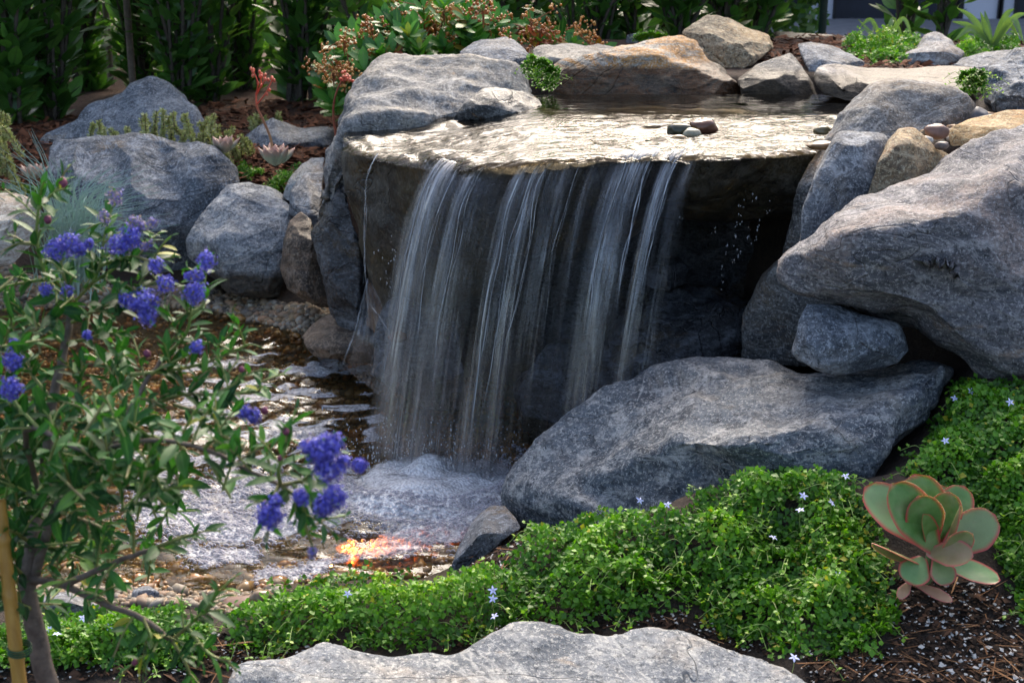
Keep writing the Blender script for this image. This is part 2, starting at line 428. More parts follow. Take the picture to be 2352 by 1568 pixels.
    d = d + a * .35 * fbm(q * 9 + seed * 3.7, 3) + a * .10 * (ridged(qs * 8, 4) - .62) + a * .12 * fbm(q * 70 + seed, 2)
    # chipped steps along the bedding
    st = fbm(qs * 3 + 31, 2) * 3; fr = st - np.floor(st); d += a * .13 * (sstep(.4, .5, fr) - fr)
    co = co + nn * d[:, None]
    base = np.array([c[0], c[1] + thick * .3, co[:, 2].min()])
    m2.vertices.foreach_set('co', (co - base).ravel()); m2.polygons.foreach_set('use_smooth', np.full(len(m2.polygons), True)); m2.update()
    m2.materials.clear(); m2.materials.append(mat); m2.name = name
    o = bpy.data.objects.new(name, m2); COL.objects.link(o); o.location = base
    tag(o, label, cat, group, kind); ROCKS[label[:28]] = o
    return o
def bvh(o):
    me = o.data; v = [o.matrix_world @ x.co if False else x.co + o.location for x in me.vertices]
    return BVHTree.FromPolygons(v, [p.vertices[:] for p in me.polygons])
W_LOW = (.05, .05); W_UP = (.672, .022)
GREY = rock_mat('stone_grey', seed=1, rot=(.5, .3, 0), warm_amt=.42, tint_amt=.2)
GREY2 = rock_mat('stone_blue_grey', base=(.115, .135, .165), light=(.30, .325, .36), dark=(.034, .042, .054), seed=2, rot=(.2, .9, .3), warm_amt=.3, warm=(.22, .19, .155), tint_amt=.12)
PALE = rock_mat('stone_pale', base=(.34, .35, .35), light=(.52, .51, .48), dark=(.13, .14, .15), seed=3, rot=(.9, .2, .3), warm_amt=.3, warm=(.42, .36, .28))
PINK = rock_mat('stone_pinkish', base=(.155, .15, .165), light=(.36, .345, .345), dark=(.048, .054, .064), tint=(.27, .20, .155), tint_amt=.22, seed=4, rot=(.3, 1.1, .2), stretch=5, warm=(.33, .25, .21), warm_amt=.5)
SLABG = rock_mat('stone_front_slab', base=(.135, .155, .18), light=(.40, .395, .385), dark=(.036, .046, .06), seed=5, rot=(.1, .25, .2), stretch=4, warm=(.38, .33, .27), warm_amt=.4, tint_amt=.02, tint=(.20, .16, .12), contrast=1.15)
RUST = rock_mat('stone_rusty', base=(.32, .31, .29), light=(.52, .47, .40), dark=(.08, .075, .07), tint=(.50, .235, .05), tint_amt=.72, seed=6, rot=(.15, .1, 0), stretch=5, wet=W_UP, warm=(.42, .33, .22), warm_amt=.3, tint_scale=7)
TAN = rock_mat('stone_tan', base=(.30, .225, .14), light=(.52, .42, .29), dark=(.09, .07, .05), tint=(.30, .14, .05), tint_amt=.35, seed=7, rot=(.3, .5, 0), warm=(.45, .30, .15), warm_amt=.6, contrast=.8)
TANW = rock_mat('stone_grey_tan', base=(.25, .23, .20), light=(.42, .39, .34), dark=(.10, .095, .09), tint=(.26, .16, .08), tint_amt=.3, seed=8, rot=(.6, .2, .3), wet=W_UP, warm=(.34, .27, .19), warm_amt=.55)
FLATP = rock_mat('stone_banded_pale', base=(.40, .36, .32), light=(.56, .52, .47), dark=(.14, .12, .10), tint=(.32, .2, .1), tint_amt=.15, seed=9, rot=(.12, .05, 0), stretch=7, wet=(.68, .03), warm_amt=.3, warm=(.42, .34, .26))
ORANGE = rock_mat('stone_ochre', base=(.40, .25, .10), light=(.55, .42, .26), dark=(.16, .09, .035), tint=(.36, .17, .04), tint_amt=.5, seed=10, warm=(.48, .32, .15), warm_amt=.6, contrast=.7)
GREYW = rock_mat('stone_grey_wet_foot', base=(.17, .175, .18), light=(.36, .355, .34), dark=(.06, .065, .07), tint=(.33, .22, .12), tint_amt=.15, seed=11, rot=(.2, 1.3, 0), stretch=3.5, wet=W_UP, warm=(.38, .32, .24), warm_amt=.45)
LEAN = rock_mat('stone_leaning', base=(.165, .17, .175), light=(.36, .355, .34), dark=(.06, .065, .072), tint=(.34, .23, .13), tint_amt=.12, seed=12, rot=(.1, 1.35, 0), stretch=3.2, warm=(.38, .33, .26), warm_amt=.5)
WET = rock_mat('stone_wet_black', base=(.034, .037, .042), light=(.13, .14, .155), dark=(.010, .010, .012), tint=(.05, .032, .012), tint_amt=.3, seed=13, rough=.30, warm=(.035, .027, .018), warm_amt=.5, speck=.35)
SLABW = rock_mat('stone_wet_spill_slab', base=(.036, .031, .023), light=(.10, .095, .082), dark=(.009, .008, .007), tint=(.085, .052, .016), tint_amt=.42, seed=14, rough=.34, rot=(.1, 1.4, 0), stretch=.4, warm=(.075, .058, .026), warm_amt=.7, speck=.4)
BROWNW = rock_mat('stone_brown_wet', base=(.13, .085, .055), light=(.24, .18, .13), dark=(.018, .014, .012), tint=(.03, .02, .012), tint_amt=.5, seed=15, rough=.5, warm=(.20, .125, .075), warm_amt=.6)
FRONT = rock_mat('stone_foreground', base=(.24, .255, .275), light=(.46, .45, .42), dark=(.075, .09, .11), tint=(.40, .28, .16), tint_amt=.2, seed=16, rot=(.3, .2, .4), warm=(.44, .37, .29), warm_amt=.5, stretch=2)
TWOTONE = rock_mat('stone_pale_brown_foot', base=(.26, .28, .31), light=(.48, .485, .48), dark=(.075, .085, .10), tint=(.2, .15, .1), tint_amt=.05, seed=17, rot=(.2, .6, .4), wet=(.10, .05), contrast=1.1)

# -- right side of the fall
rock('boulder', 'long low blue-grey boulder with a broad pale top in front of the fall', 'boulder',
     [(1148, 1158, 2.40), (1165, 1100, 2.45), (1240, 1010, 2.50), (1290, 965, 2.54), (1385, 905, 2.58), (1500, 848, 2.62), (1610, 832, 2.64), (1700, 838, 2.6), (1780, 826, 2.62), (1850, 850, 2.55), (2000, 850, 2.5), (2120, 838, 2.45),
      (2195, 848, 2.36), (2165, 930, 2.22), (2070, 1010, 2.12), (1980, 1098, 2.13), (1900, 1140, 2.15), (1700, 1180, 2.20), (1500, 1240, 2.24), (1300, 1250, 2.26), (1190, 1205, 2.36)],
     [(1290, 1035, 2.46), (1470, 955, 2.47), (1640, 935, 2.42), (1800, 955, 2.30), (1960, 960, 2.22), (2070, 930, 2.24), (1560, 1010, 2.26), (1740, 1026, 2.10), (1330, 1110, 2.37), (1880, 990, 2.10), (2000, 1000, 2.06), (1600, 870, 2.56), (1900, 900, 2.40), (1700, 880, 2.52)],
     thick=.34, vox=.0085, cuts=.55, amp=.016, seed=1, mat=SLABG, strata=(.1, .15, 0))
rock('boulder', 'huge pinkish-grey boulder leaning in from the right, pointed end towards the fall', 'boulder',
     [(1787, 640, 2.40), (1800, 600, 2.42), (1850, 558, 2.46), (1930, 505, 2.5), (2010, 450, 2.54), (2110, 400, 2.58), (2200, 345, 2.62), (2290, 305, 2.66), (2360, 275, 2.7), (2520, 240, 2.75), (2600, 500, 2.5), (2560, 900, 2.15),
      (2400, 880, 2.34), (2352, 868, 2.34), (2250, 842, 2.36), (2160, 795, 2.38), (2080, 746, 2.40), (2010, 733, 2.40), (1930, 708, 2.41), (1890, 690, 2.41), (1830, 672, 2.40)],
     [(1875, 612, 2.32), (1990, 568, 2.26), (2100, 540, 2.22), (2200, 555, 2.17), (2240, 620, 2.13), (2280, 700, 2.12), (2352, 500, 2.28), (2270, 480, 2.34), (2352, 390, 2.42), (2120, 490, 2.37), (2230, 420, 2.48), (2352, 740, 2.14), (2450, 600, 2.2), (2150, 700, 2.29), (2000, 650, 2.32), (2330, 600, 2.13)],
     thick=.42, vox=.009, amp=.014, seed=2, mat=PINK, strata=(.2, -.5, 0), cuts=.8, links=((21, 22), (22, 23), (23, 24), (24, 25), (25, 26)))
rock('rock', 'squat grey wedge rock propping up the huge pointed boulder', 'rock',
     [(1817, 810, 2.36), (1832, 740, 2.38), (1850, 693, 2.40), (1930, 700, 2.42), (2010, 735, 2.40), (2065, 748, 2.40), (2085, 780, 2.38), (2096, 805, 2.37), (2070, 840, 2.33), (2010, 856, 2.30), (1930, 858, 2.29), (1870, 845, 2.31), (1830, 830, 2.33)],
     [(1880, 735, 2.34), (2030, 765, 2.33), (1950, 800, 2.28), (1860, 810, 2.30), (2050, 820, 2.32)], thick=.16, amp=.006, seed=3, mat=GREY2)
rock('boulder', 'tall rounded grey boulder beside the right end of the spill slab', 'boulder',
     [(1700, 850, 2.92), (1722, 720, 2.92), (1760, 640, 2.9), (1800, 560, 2.88), (1842, 430, 2.86), (1862, 370, 2.87), (1900, 315, 2.9), (1938, 262, 2.94), (1962, 215, 3.0), (2000, 190, 3.04), (2060, 182, 3.06), (2130, 188, 3.06), (2190, 212, 3.05), (2225, 238, 3.02),
      (2240, 268, 2.98), (2236, 300, 2.9), (2100, 420, 2.80), (2000, 560, 2.72), (1950, 700, 2.68), (1900, 860, 2.66)],
     [(1990, 235, 2.94), (2100, 225, 2.97), (1960, 300, 2.86), (2050, 310, 2.85), (2160, 300, 2.88), (1880, 500, 2.78), (1800, 700, 2.8), (1850, 780, 2.72)],
     thick=.35, amp=.011, seed=4, mat=rock_mat('stone_grey_brown', base=(.13, .135, .14), light=(.32, .32, .315), dark=(.04, .044, .05), seed=24, rot=(.2, .7, .3), warm=(.19, .145, .10), warm_amt=.75, tint=(.20, .12, .07), tint_amt=.25), strata=(.3, .9, 0))
rock('rock', 'flat-topped upright grey block between the rounded boulder and the ochre rock', 'rock',
     [(1838, 562, 2.66), (1850, 480, 2.67), (1880, 390, 2.69), (1910, 335, 2.72), (1928, 306, 2.77), (1980, 303, 2.79), (2036, 312, 2.78), (2030, 350, 2.73), (2022, 400, 2.70), (1985, 480, 2.66), (1930, 540, 2.6), (1850, 620, 2.56)],
     [(1915, 352, 2.66), (2015, 352, 2.67), (1965, 365, 2.63), (1930, 450, 2.60), (1990, 420, 2.64)], thick=.2, amp=.006, seed=5, mat=GREY, smooth=2)
rock('rock', 'pointed ochre and grey rock wedged behind the huge pointed boulder', 'rock',
     [(1985, 490, 2.64), (1998, 430, 2.66), (2018, 370, 2.68), (2045, 325, 2.72), (2068, 302, 2.75), (2098, 300, 2.76), (2130, 318, 2.76), (2186, 362, 2.74), (2170, 400, 2.68), (2100, 450, 2.62), (2020, 520, 2.58)],
     [(2075, 330, 2.68), (2100, 385, 2.62), (2050, 390, 2.62), (2130, 370, 2.66), (2040, 450, 2.58)], thick=.18, amp=.007, seed=6, mat=TAN)
rock('rock', 'smooth ochre-orange rock lying along the top of the huge pointed boulder', 'rock',
     [(2178, 310, 2.82), (2192, 290, 2.85), (2230, 278, 2.88), (2275, 272, 2.9), (2310, 256, 2.92), (2370, 250, 2.94), (2480, 262, 2.92), (2480, 330, 2.75), (2352, 345, 2.72), (2190, 400, 2.72), (2180, 350, 2.76)],
     [(2210, 310, 2.79), (2290, 295, 2.82), (2352, 290, 2.83)], thick=.16, amp=.006, seed=7, mat=ORANGE)
rock('boulder', 'dark blue-grey boulder cut off by the right edge of the picture', 'boulder',
     [(2262, 230, 3.2), (2265, 190, 3.23), (2275, 155, 3.26), (2310, 142, 3.28), (2352, 122, 3.3), (2500, 110, 3.3), (2540, 300, 3.0), (2400, 310, 2.98), (2330, 285, 3.02), (2285, 275, 3.06)],
     [(2290, 215, 3.12), (2340, 190, 3.14), (2352, 240, 3.05), (2310, 170, 3.2)], thick=.25, amp=.014, seed=8, mat=GREY2)
# -- rim of the upper pool
rock('boulder', 'broad boulder with an orange rust-streaked face behind the upper pool', 'boulder',
     [(1252, 240, 3.62), (1264, 180, 3.72), (1268, 150, 3.8), (1330, 128, 3.86), (1400, 104, 3.92), (1480, 90, 3.96), (1570, 79, 4.0), (1600, 95, 3.98), (1625, 135, 3.92), (1690, 185, 3.8), (1716, 225, 3.66), (1718, 245, 3.6), (1500, 250, 3.58)],
     [(1345, 205, 3.64), (1350, 150, 3.74), (1480, 205, 3.62), (1600, 205, 3.62), (1640, 190, 3.68), (1520, 130, 3.82), (1420, 140, 3.80), (1300, 190, 3.68)], thick=.35, amp=.012, seed=9, mat=RUST, strata=(0, .1, 0))
rock('boulder', 'tan angular boulder resting on the rim left of the flat banded rock', 'boulder',
     [(1566, 76, 4.15), (1590, 58, 4.2), (1625, 43, 4.25), (1680, 50, 4.28), (1730, 72, 4.28), (1764, 84, 4.26), (1778, 112, 4.15), (1760, 130, 4.08), (1690, 168, 3.96), (1655, 160, 3.96), (1620, 130, 4.0)],
     [(1600, 85, 4.1), (1660, 108, 4.02), (1730, 100, 4.1), (1745, 118, 4.05), (1690, 130, 3.98)], thick=.25, amp=.009, seed=10, mat=TAN)
rock('rock', 'grey-tan triangular rock standing in the back of the upper pool', 'rock',
     [(1690, 182, 3.74), (1740, 150, 3.8), (1790, 130, 3.84), (1815, 124, 3.86), (1840, 150, 3.82), (1865, 190, 3.74), (1885, 235, 3.66), (1880, 248, 3.64), (1700, 250, 3.62)],
     [(1785, 175, 3.72), (1815, 160, 3.74), (1830, 205, 3.68), (1740, 200, 3.68)], thick=.2, amp=.007, seed=11, mat=TANW)
rock('rock', 'small blue-grey wedge rock below the mulch between two larger rim rocks', 'rock',
     [(1830, 100, 4.1), (1862, 94, 4.14), (1930, 112, 4.12), (1992, 142, 4.0), (1990, 160, 3.96), (1900, 190, 3.85), (1862, 180, 3.88), (1848, 140, 3.98)],
     [(1870, 120, 4.0), (1960, 145, 3.96), (1890, 155, 3.9)], thick=.18, amp=.006, seed=12, mat=GREY)
rock('rock', 'long flat pale banded rock overhanging the right of the upper pool', 'rock',
     [(1868, 178, 3.62), (1880, 160, 3.68), (1920, 150, 3.75), (2000, 155, 3.82), (2100, 156, 3.85), (2230, 158, 3.85), (2300, 170, 3.7), (2270, 230, 3.4), (2150, 240, 3.3), (2000, 235, 3.35), (1935, 238, 3.46), (1890, 215, 3.54)],
     [(1895, 185, 3.58), (1990, 192, 3.5), (2100, 195, 3.5), (2200, 190, 3.55)], thick=.16, amp=.006, seed=13, mat=FLATP, strata=(0, 0, 0))
rock('rock', 'mottled grey and white pyramid rock beside the spider plant', 'rock',
     [(2050, 152, 4.1), (2062, 130, 4.15), (2100, 110, 4.2), (2128, 86, 4.3), (2150, 80, 4.32), (2185, 95, 4.28), (2212, 122, 4.2), (2195, 145, 4.1), (2180, 160, 4.0), (2060, 162, 4.0)],
     [(2120, 130, 4.08), (2165, 110, 4.15), (2160, 140, 4.05)], thick=.2, amp=.007, seed=14, mat=rock_mat('stone_mottled_white', base=(.28, .29, .31), light=(.56, .54, .5), dark=(.12, .10, .09), seed=18, warm=(.25, .17, .1), warm_amt=.6, contrast=1.2))
rock('rock', 'low smooth grey rock behind the flat banded rock at far right', 'rock',
     [(2165, 160, 3.95), (2200, 138, 4.05), (2260, 120, 4.12), (2352, 110, 4.15), (2480, 108, 4.15), (2480, 180, 3.8), (2200, 185, 3.85)],
     [(2280, 140, 4.0), (2352, 135, 4.0)], thick=.2, amp=.005, seed=15, mat=GREY)
rock('rock', 'rounded grey rock just behind the big arched rock', 'rock',
     [(1045, 150, 4.05), (1055, 118, 4.12), (1085, 96, 4.18), (1130, 90, 4.2), (1160, 85, 4.22), (1190, 104, 4.15), (1218, 128, 4.06), (1235, 150, 3.98), (1240, 190, 3.9), (1100, 190, 3.9)],
     [(1110, 125, 4.04), (1170, 120, 4.06), (1200, 160, 3.92)], thick=.22, amp=.007, seed=16, mat=GREY)
rock('rock', 'grey rock with a rusty top edge left of the rust-streaked boulder', 'rock',
     [(1222, 150, 3.98), (1228, 115, 4.08), (1270, 106, 4.12), (1330, 100, 4.16), (1380, 100, 4.18), (1420, 110, 4.1), (1350, 150, 3.92), (1290, 190, 3.78), (1240, 200, 3.78)],
     [(1270, 140, 3.94), (1330, 128, 4.0), (1260, 175, 3.84)], thick=.2, amp=.008, seed=17, mat=TANW)
rock('rock', 'small grey rock topped with green creeper above the rusty boulder', 'rock',
     [(1434, 100, 4.4), (1440, 80, 4.44), (1480, 76, 4.46), (1535, 82, 4.44), (1550, 105, 4.36)], [(1490, 90, 4.38)], thick=.15, amp=.005, seed=18, mat=GREY)
rock('stone_slab', 'flat pale sandstone slab lying at the edge of the mulch', 'stone slab',
     [(1762, 84, 4.9), (1775, 76, 5.1), (1850, 78, 5.1), (1960, 86, 5.05), (2010, 92, 4.9), (1960, 106, 4.7), (1850, 104, 4.7), (1780, 100, 4.75)], [(1860, 94, 4.8), (1930, 97, 4.76)], thick=.1, amp=.004, seed=19, mat=FLATP)
# -- left side of the fall
rock('boulder', 'big arched grey rock leaning over the left side of the spill slab', 'boulder',
     [(722, 525, 3.40), (733, 470, 3.42), (745, 400, 3.46), (758, 345, 3.5), (778, 285, 3.56), (800, 225, 3.62), (822, 195, 3.68), (850, 165, 3.72), (885, 146, 3.76), (950, 132, 3.8), (1040, 124, 3.84), (1100, 126, 3.85), (1150, 140, 3.84), (1200, 170, 3.8), (1235, 205, 3.72), (1252, 240, 3.62),
      (1180, 275, 3.50), (1060, 300, 3.42), (940, 320, 3.34), (850, 345, 3.24), (808, 378, 3.20), (785, 430, 3.22), (760, 500, 3.28)],
     [(835, 235, 3.50), (800, 330, 3.36), (900, 215, 3.56), (1000, 200, 3.6), (1100, 200, 3.62), (1180, 225, 3.6), (870, 290, 3.40), (1000, 265, 3.48), (770, 420, 3.32)],
     thick=.22, amp=.017, seed=20, mat=LEAN, strata=(0, 1.3, 0), links=((23, 24), (24, 31)), smooth=2)
rock('rock', 'small dark wet rock with an orange patch at the left edge of the upper pool', 'rock',
     [(1020, 285, 3.40), (1042, 262, 3.42), (1070, 235, 3.46), (1108, 210, 3.5), (1150, 208, 3.52), (1200, 214, 3.54), (1235, 232, 3.54), (1250, 245, 3.5), (1180, 272, 3.4), (1060, 292, 3.36)],
     [(1110, 225, 3.46), (1130, 250, 3.41), (1200, 235, 3.46)], thick=.12, amp=.008, seed=21, mat=rock_mat('stone_dark_wet_rim', base=(.06, .06, .062), light=(.2, .2, .19), dark=(.02, .02, .02), tint=(.26, .12, .04), tint_amt=.3, seed=19, rough=.35, warm=(.12, .08, .05), warm_amt=.4))
SLAB = rock('spill_slab', 'wide dark wet stone slab the waterfall spills over', 'stone slab',
     [(793, 347, 3.22), (850, 322, 3.34), (1000, 288, 3.48), (1130, 262, 3.56), (1240, 252, 3.56), (1500, 256, 3.54), (1860, 262, 3.5), (1885, 345, 2.94), (1885, 430, 2.94), (1860, 500, 3.0), (1700, 498, 3.04), (1520, 492, 3.0), (1400, 560, 3.0), (1200, 640, 3.05),
      (1060, 700, 3.1), (960, 740, 3.15), (890, 720, 3.2), (845, 640, 3.24), (815, 560, 3.26), (790, 430, 3.24)],
     [(802, 353, 3.20), (900, 364, 3.06), (1000, 378, 2.94), (1080, 398, 2.87), (1200, 400, 2.81), (1290, 385, 2.815), (1380, 370, 2.82), (1560, 362, 2.82), (1720, 358, 2.85), (1868, 352, 2.92),
      (900, 500, 3.10), (1050, 520, 2.98), (1200, 500, 2.90), (1400, 470, 2.88), (1600, 440, 2.88), (1800, 430, 2.92), (950, 620, 3.12)],
     thick=.42, vox=.009, amp=.012, seed=22, mat=SLABW, links=tuple((20 + i, 21 + i) for i in range(9)), flat_back=.9, smooth=3, cuts=0)
rock('rock', 'tall black wet rock under the left end of the spill slab', 'rock',
     [(783, 400, 3.34), (795, 440, 3.32), (815, 540, 3.3), (840, 640, 3.26), (850, 720, 3.24), (835, 790, 3.22), (790, 790, 3.3), (760, 700, 3.36), (725, 600, 3.4), (718, 535, 3.42), (745, 500, 3.40)],
     [(780, 540, 3.28), (800, 650, 3.24), (765, 620, 3.32)], thick=.2, amp=.012, seed=23, mat=WET)
rock('rock', 'brown rock with damp black stains leaning beside the tall black wet rock', 'rock',
     [(648, 620, 3.62), (650, 560, 3.64), (665, 510, 3.68), (690, 482, 3.7), (715, 500, 3.66), (730, 560, 3.6), (755, 620, 3.55), (780, 690, 3.48), (778, 712, 3.46), (735, 712, 3.48), (690, 690, 3.54), (660, 665, 3.58)],
     [(700, 540, 3.56), (720, 620, 3.5), (690, 620, 3.54), (740, 680, 3.46)], thick=.2, amp=.008, seed=24, mat=BROWNW)
rock('rock', 'narrow grey rock tucked under the foot of the arched rock', 'rock',
     [(664, 490, 3.78), (668, 440, 3.82), (690, 420, 3.86), (705, 400, 3.9), (745, 395, 3.9), (740, 450, 3.8), (728, 530, 3.66), (705, 520, 3.66), (680, 500, 3.72)],
     [(700, 450, 3.74), (712, 495, 3.66)], thick=.15, amp=.008, seed=25, mat=GREY)
rock('rock', 'pale cream and grey rock between the creeper and the arched rock', 'rock',
     [(650, 455, 4.0), (665, 415, 4.05), (690, 378, 4.12), (715, 362, 4.16), (745, 362, 4.15), (742, 410, 4.0), (700, 440, 3.92), (668, 470, 3.9)], [(690, 415, 3.98), (720, 390, 4.04)], thick=.15, amp=.006, seed=26, mat=PALE)
rock('rock', 'low brown wet rock in the water at the foot of the black rock', 'rock',
     [(692, 775, 3.36), (720, 745, 3.40), (760, 722, 3.42), (800, 720, 3.4), (850, 760, 3.3), (890, 810, 3.2), (880, 840, 3.16), (800, 835, 3.16), (720, 815, 3.22)],
     [(770, 765, 3.28), (830, 790, 3.2)], thick=.15, amp=.008, seed=27, mat=BROWNW)
rock('rock', 'black rock half hidden behind the falling water on the left', 'rock',
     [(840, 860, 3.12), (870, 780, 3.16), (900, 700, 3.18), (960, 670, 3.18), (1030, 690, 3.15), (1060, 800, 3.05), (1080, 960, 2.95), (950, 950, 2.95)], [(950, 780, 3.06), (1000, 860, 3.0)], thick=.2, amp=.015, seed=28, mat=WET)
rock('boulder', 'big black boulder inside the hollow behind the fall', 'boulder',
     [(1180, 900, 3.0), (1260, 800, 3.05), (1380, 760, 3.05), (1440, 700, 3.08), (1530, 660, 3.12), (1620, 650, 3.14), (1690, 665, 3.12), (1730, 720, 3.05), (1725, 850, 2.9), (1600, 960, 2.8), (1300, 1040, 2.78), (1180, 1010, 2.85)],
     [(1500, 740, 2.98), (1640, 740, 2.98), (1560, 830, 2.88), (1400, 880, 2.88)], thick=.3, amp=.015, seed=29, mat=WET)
rock('rock', 'small black rock resting on the boulder inside the hollow', 'rock',
     [(1482, 655, 3.1), (1488, 610, 3.12), (1520, 590, 3.14), (1560, 590, 3.14), (1585, 615, 3.12), (1575, 655, 3.08), (1520, 672, 3.06)], [(1530, 630, 3.04)], thick=.1, amp=.006, seed=30, mat=WET)
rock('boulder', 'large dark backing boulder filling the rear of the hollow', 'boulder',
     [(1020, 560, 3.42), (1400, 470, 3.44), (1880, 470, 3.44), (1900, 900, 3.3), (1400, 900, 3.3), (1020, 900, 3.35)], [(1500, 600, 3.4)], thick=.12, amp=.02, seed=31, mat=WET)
# -- far left
rock('boulder', 'broad blue-grey boulder with a wavy top behind the blue grass', 'boulder',
     [(108, 560, 4.02), (100, 430, 4.06), (98, 380, 4.08), (105, 335, 4.14), (120, 312, 4.2), (180, 320, 4.22), (240, 318, 4.24), (300, 305, 4.25), (360, 316, 4.25), (420, 320, 4.24), (460, 322, 4.22), (500, 345, 4.18), (540, 385, 4.12), (556, 415, 4.08), (548, 460, 4.02), (500, 560, 3.98), (470, 650, 3.92), (380, 668, 3.9), (250, 655, 3.9), (130, 640, 3.95)],
     [(150, 345, 4.1), (300, 335, 4.14), (450, 350, 4.12), (510, 400, 4.06), (300, 450, 3.98), (170, 450, 4.0), (420, 480, 3.96), (420, 590, 3.90)], thick=.3, amp=.012, seed=32, mat=GREY2, strata=(.3, .2, 0))
rock('boulder', 'tall peaked slate-grey boulder at the back left in front of the shrubs', 'boulder',
     [(48, 420, 4.7), (55, 360, 4.75), (110, 310, 4.8), (175, 275, 4.82), (205, 240, 4.85), (265, 225, 4.86), (305, 192, 4.9), (345, 181, 4.92), (390, 190, 4.9), (430, 220, 4.86), (460, 262, 4.8), (500, 310, 4.76), (510, 400, 4.6), (60, 470, 4.6)],
     [(355, 215, 4.8), (350, 280, 4.7), (230, 300, 4.68), (120, 380, 4.62), (430, 280, 4.72), (360, 350, 4.62)], thick=.35, amp=.011, seed=33, mat=GREY)
rock('boulder', 'pale grey rock with a brown damp foot on the gravel shore', 'boulder',
     [(425, 590, 3.84), (428, 555, 3.88), (455, 510, 3.94), (490, 455, 4.0), (525, 425, 4.04), (570, 420, 4.06), (620, 435, 4.04), (660, 462, 3.98), (682, 495, 3.92), (670, 540, 3.86), (650, 580, 3.82), (650, 640, 3.78), (640, 680, 3.76), (590, 686, 3.74), (520, 672, 3.75), (470, 640, 3.78)],
     [(545, 455, 3.92), (625, 490, 3.88), (520, 560, 3.8), (620, 575, 3.78), (560, 590, 3.74), (585, 520, 3.82), (600, 640, 3.72)], thick=.25, amp=.009, seed=34, mat=TWOTONE, strata=(.2, .6, 0))
rock('rock', 'low blue-grey rock behind the tall-stalked rosette succulent', 'rock',
     [(560, 345, 4.7), (562, 312, 4.76), (595, 290, 4.8), (625, 274, 4.85), (650, 282, 4.84), (700, 292, 4.82), (770, 296, 4.8), (775, 350, 4.6), (690, 358, 4.55), (620, 362, 4.55)], [(640, 300, 4.74), (620, 335, 4.6), (710, 325, 4.66)], thick=.22, amp=.009, seed=35, mat=GREY)
rock('boulder', 'smooth tan and cream rock at the left edge of the picture', 'boulder',
     [(-120, 430, 3.6), (0, 443, 3.56), (40, 448, 3.55), (80, 458, 3.5), (95, 500, 3.42), (70, 570, 3.34), (30, 610, 3.3), (-120, 640, 3.28)], [(20, 480, 3.44), (30, 540, 3.36), (-60, 520, 3.38)], thick=.25, amp=.005, seed=36, mat=rock_mat('stone_tan_cream', base=(.42, .36, .30), light=(.55, .5, .44), dark=(.2, .15, .1), tint=(.45, .27, .1), tint_amt=.35, seed=20, warm_amt=.5, warm=(.5, .36, .2), contrast=.6))
# -- foreground
rock('boulder', 'broad speckled grey and buff boulder along the bottom edge of the picture', 'boulder',
     [(520, 1640, 1.67), (515, 1568, 1.69), (548, 1522, 1.75), (600, 1519, 1.76), (650, 1520, 1.77), (703, 1499, 1.79), (749, 1474, 1.81), (791, 1486, 1.80), (886, 1500, 1.79), (981, 1494, 1.79), (1027, 1504, 1.78), (1069, 1497, 1.79), (1122, 1470, 1.81), (1185, 1438, 1.84), (1227, 1437, 1.84), (1280, 1448, 1.83),
      (1315, 1465, 1.82), (1403, 1468, 1.81), (1450, 1450, 1.83), (1509, 1438, 1.84), (1562, 1440, 1.83), (1612, 1462, 1.81), (1666, 1484, 1.79), (1754, 1500, 1.77), (1806, 1528, 1.74), (1860, 1575, 1.70), (1900, 1660, 1.63), (1200, 1740, 1.55), (600, 1720, 1.59)],
     [(650, 1550, 1.74), (800, 1530, 1.75), (950, 1540, 1.74), (1100, 1520, 1.76), (1220, 1470, 1.79), (1400, 1510, 1.77), (1560, 1475, 1.79), (1700, 1530, 1.74), (1200, 1568, 1.71), (900, 1600, 1.68), (1500, 1600, 1.69)], thick=.16, vox=.0075, amp=.007, seed=37, mat=FRONT, flat_back=.9, drop=.5, cuts=.5)
rock('rock', 'small grey fin-shaped rock at the water edge left of the long low boulder', 'rock',
     [(1030, 1310, 2.22), (1048, 1265, 2.26), (1075, 1220, 2.31), (1100, 1185, 2.35), (1130, 1160, 2.38), (1160, 1162, 2.37), (1200, 1212, 2.30), (1160, 1235, 2.26), (1120, 1275, 2.2), (1070, 1320, 2.14), (1035, 1335, 2.14)], [(1105, 1215, 2.27), (1075, 1270, 2.2)], thick=.12, amp=.005, seed=38, mat=GREY)
rock('rock', 'small speckled rock at the near shore behind the bamboo stake', 'rock',
     [(85, 1415, 2.0), (90, 1375, 2.05), (130, 1353, 2.1), (180, 1365, 2.07), (232, 1392, 2.02), (225, 1425, 1.97), (150, 1440, 1.96)], [(150, 1380, 2.01)], thick=.12, amp=.005, seed=39, mat=GREY)
rock('rock', 'tiny blue-grey rock poking up at the near shore under the blue-flowered shrub', 'rock',
     [(300, 1385, 2.08), (305, 1355, 2.11), (340, 1343, 2.13), (366, 1360, 2.1), (360, 1390, 2.06)], [(335, 1365, 2.07)], thick=.07, amp=.003, seed=40, mat=GREY2)
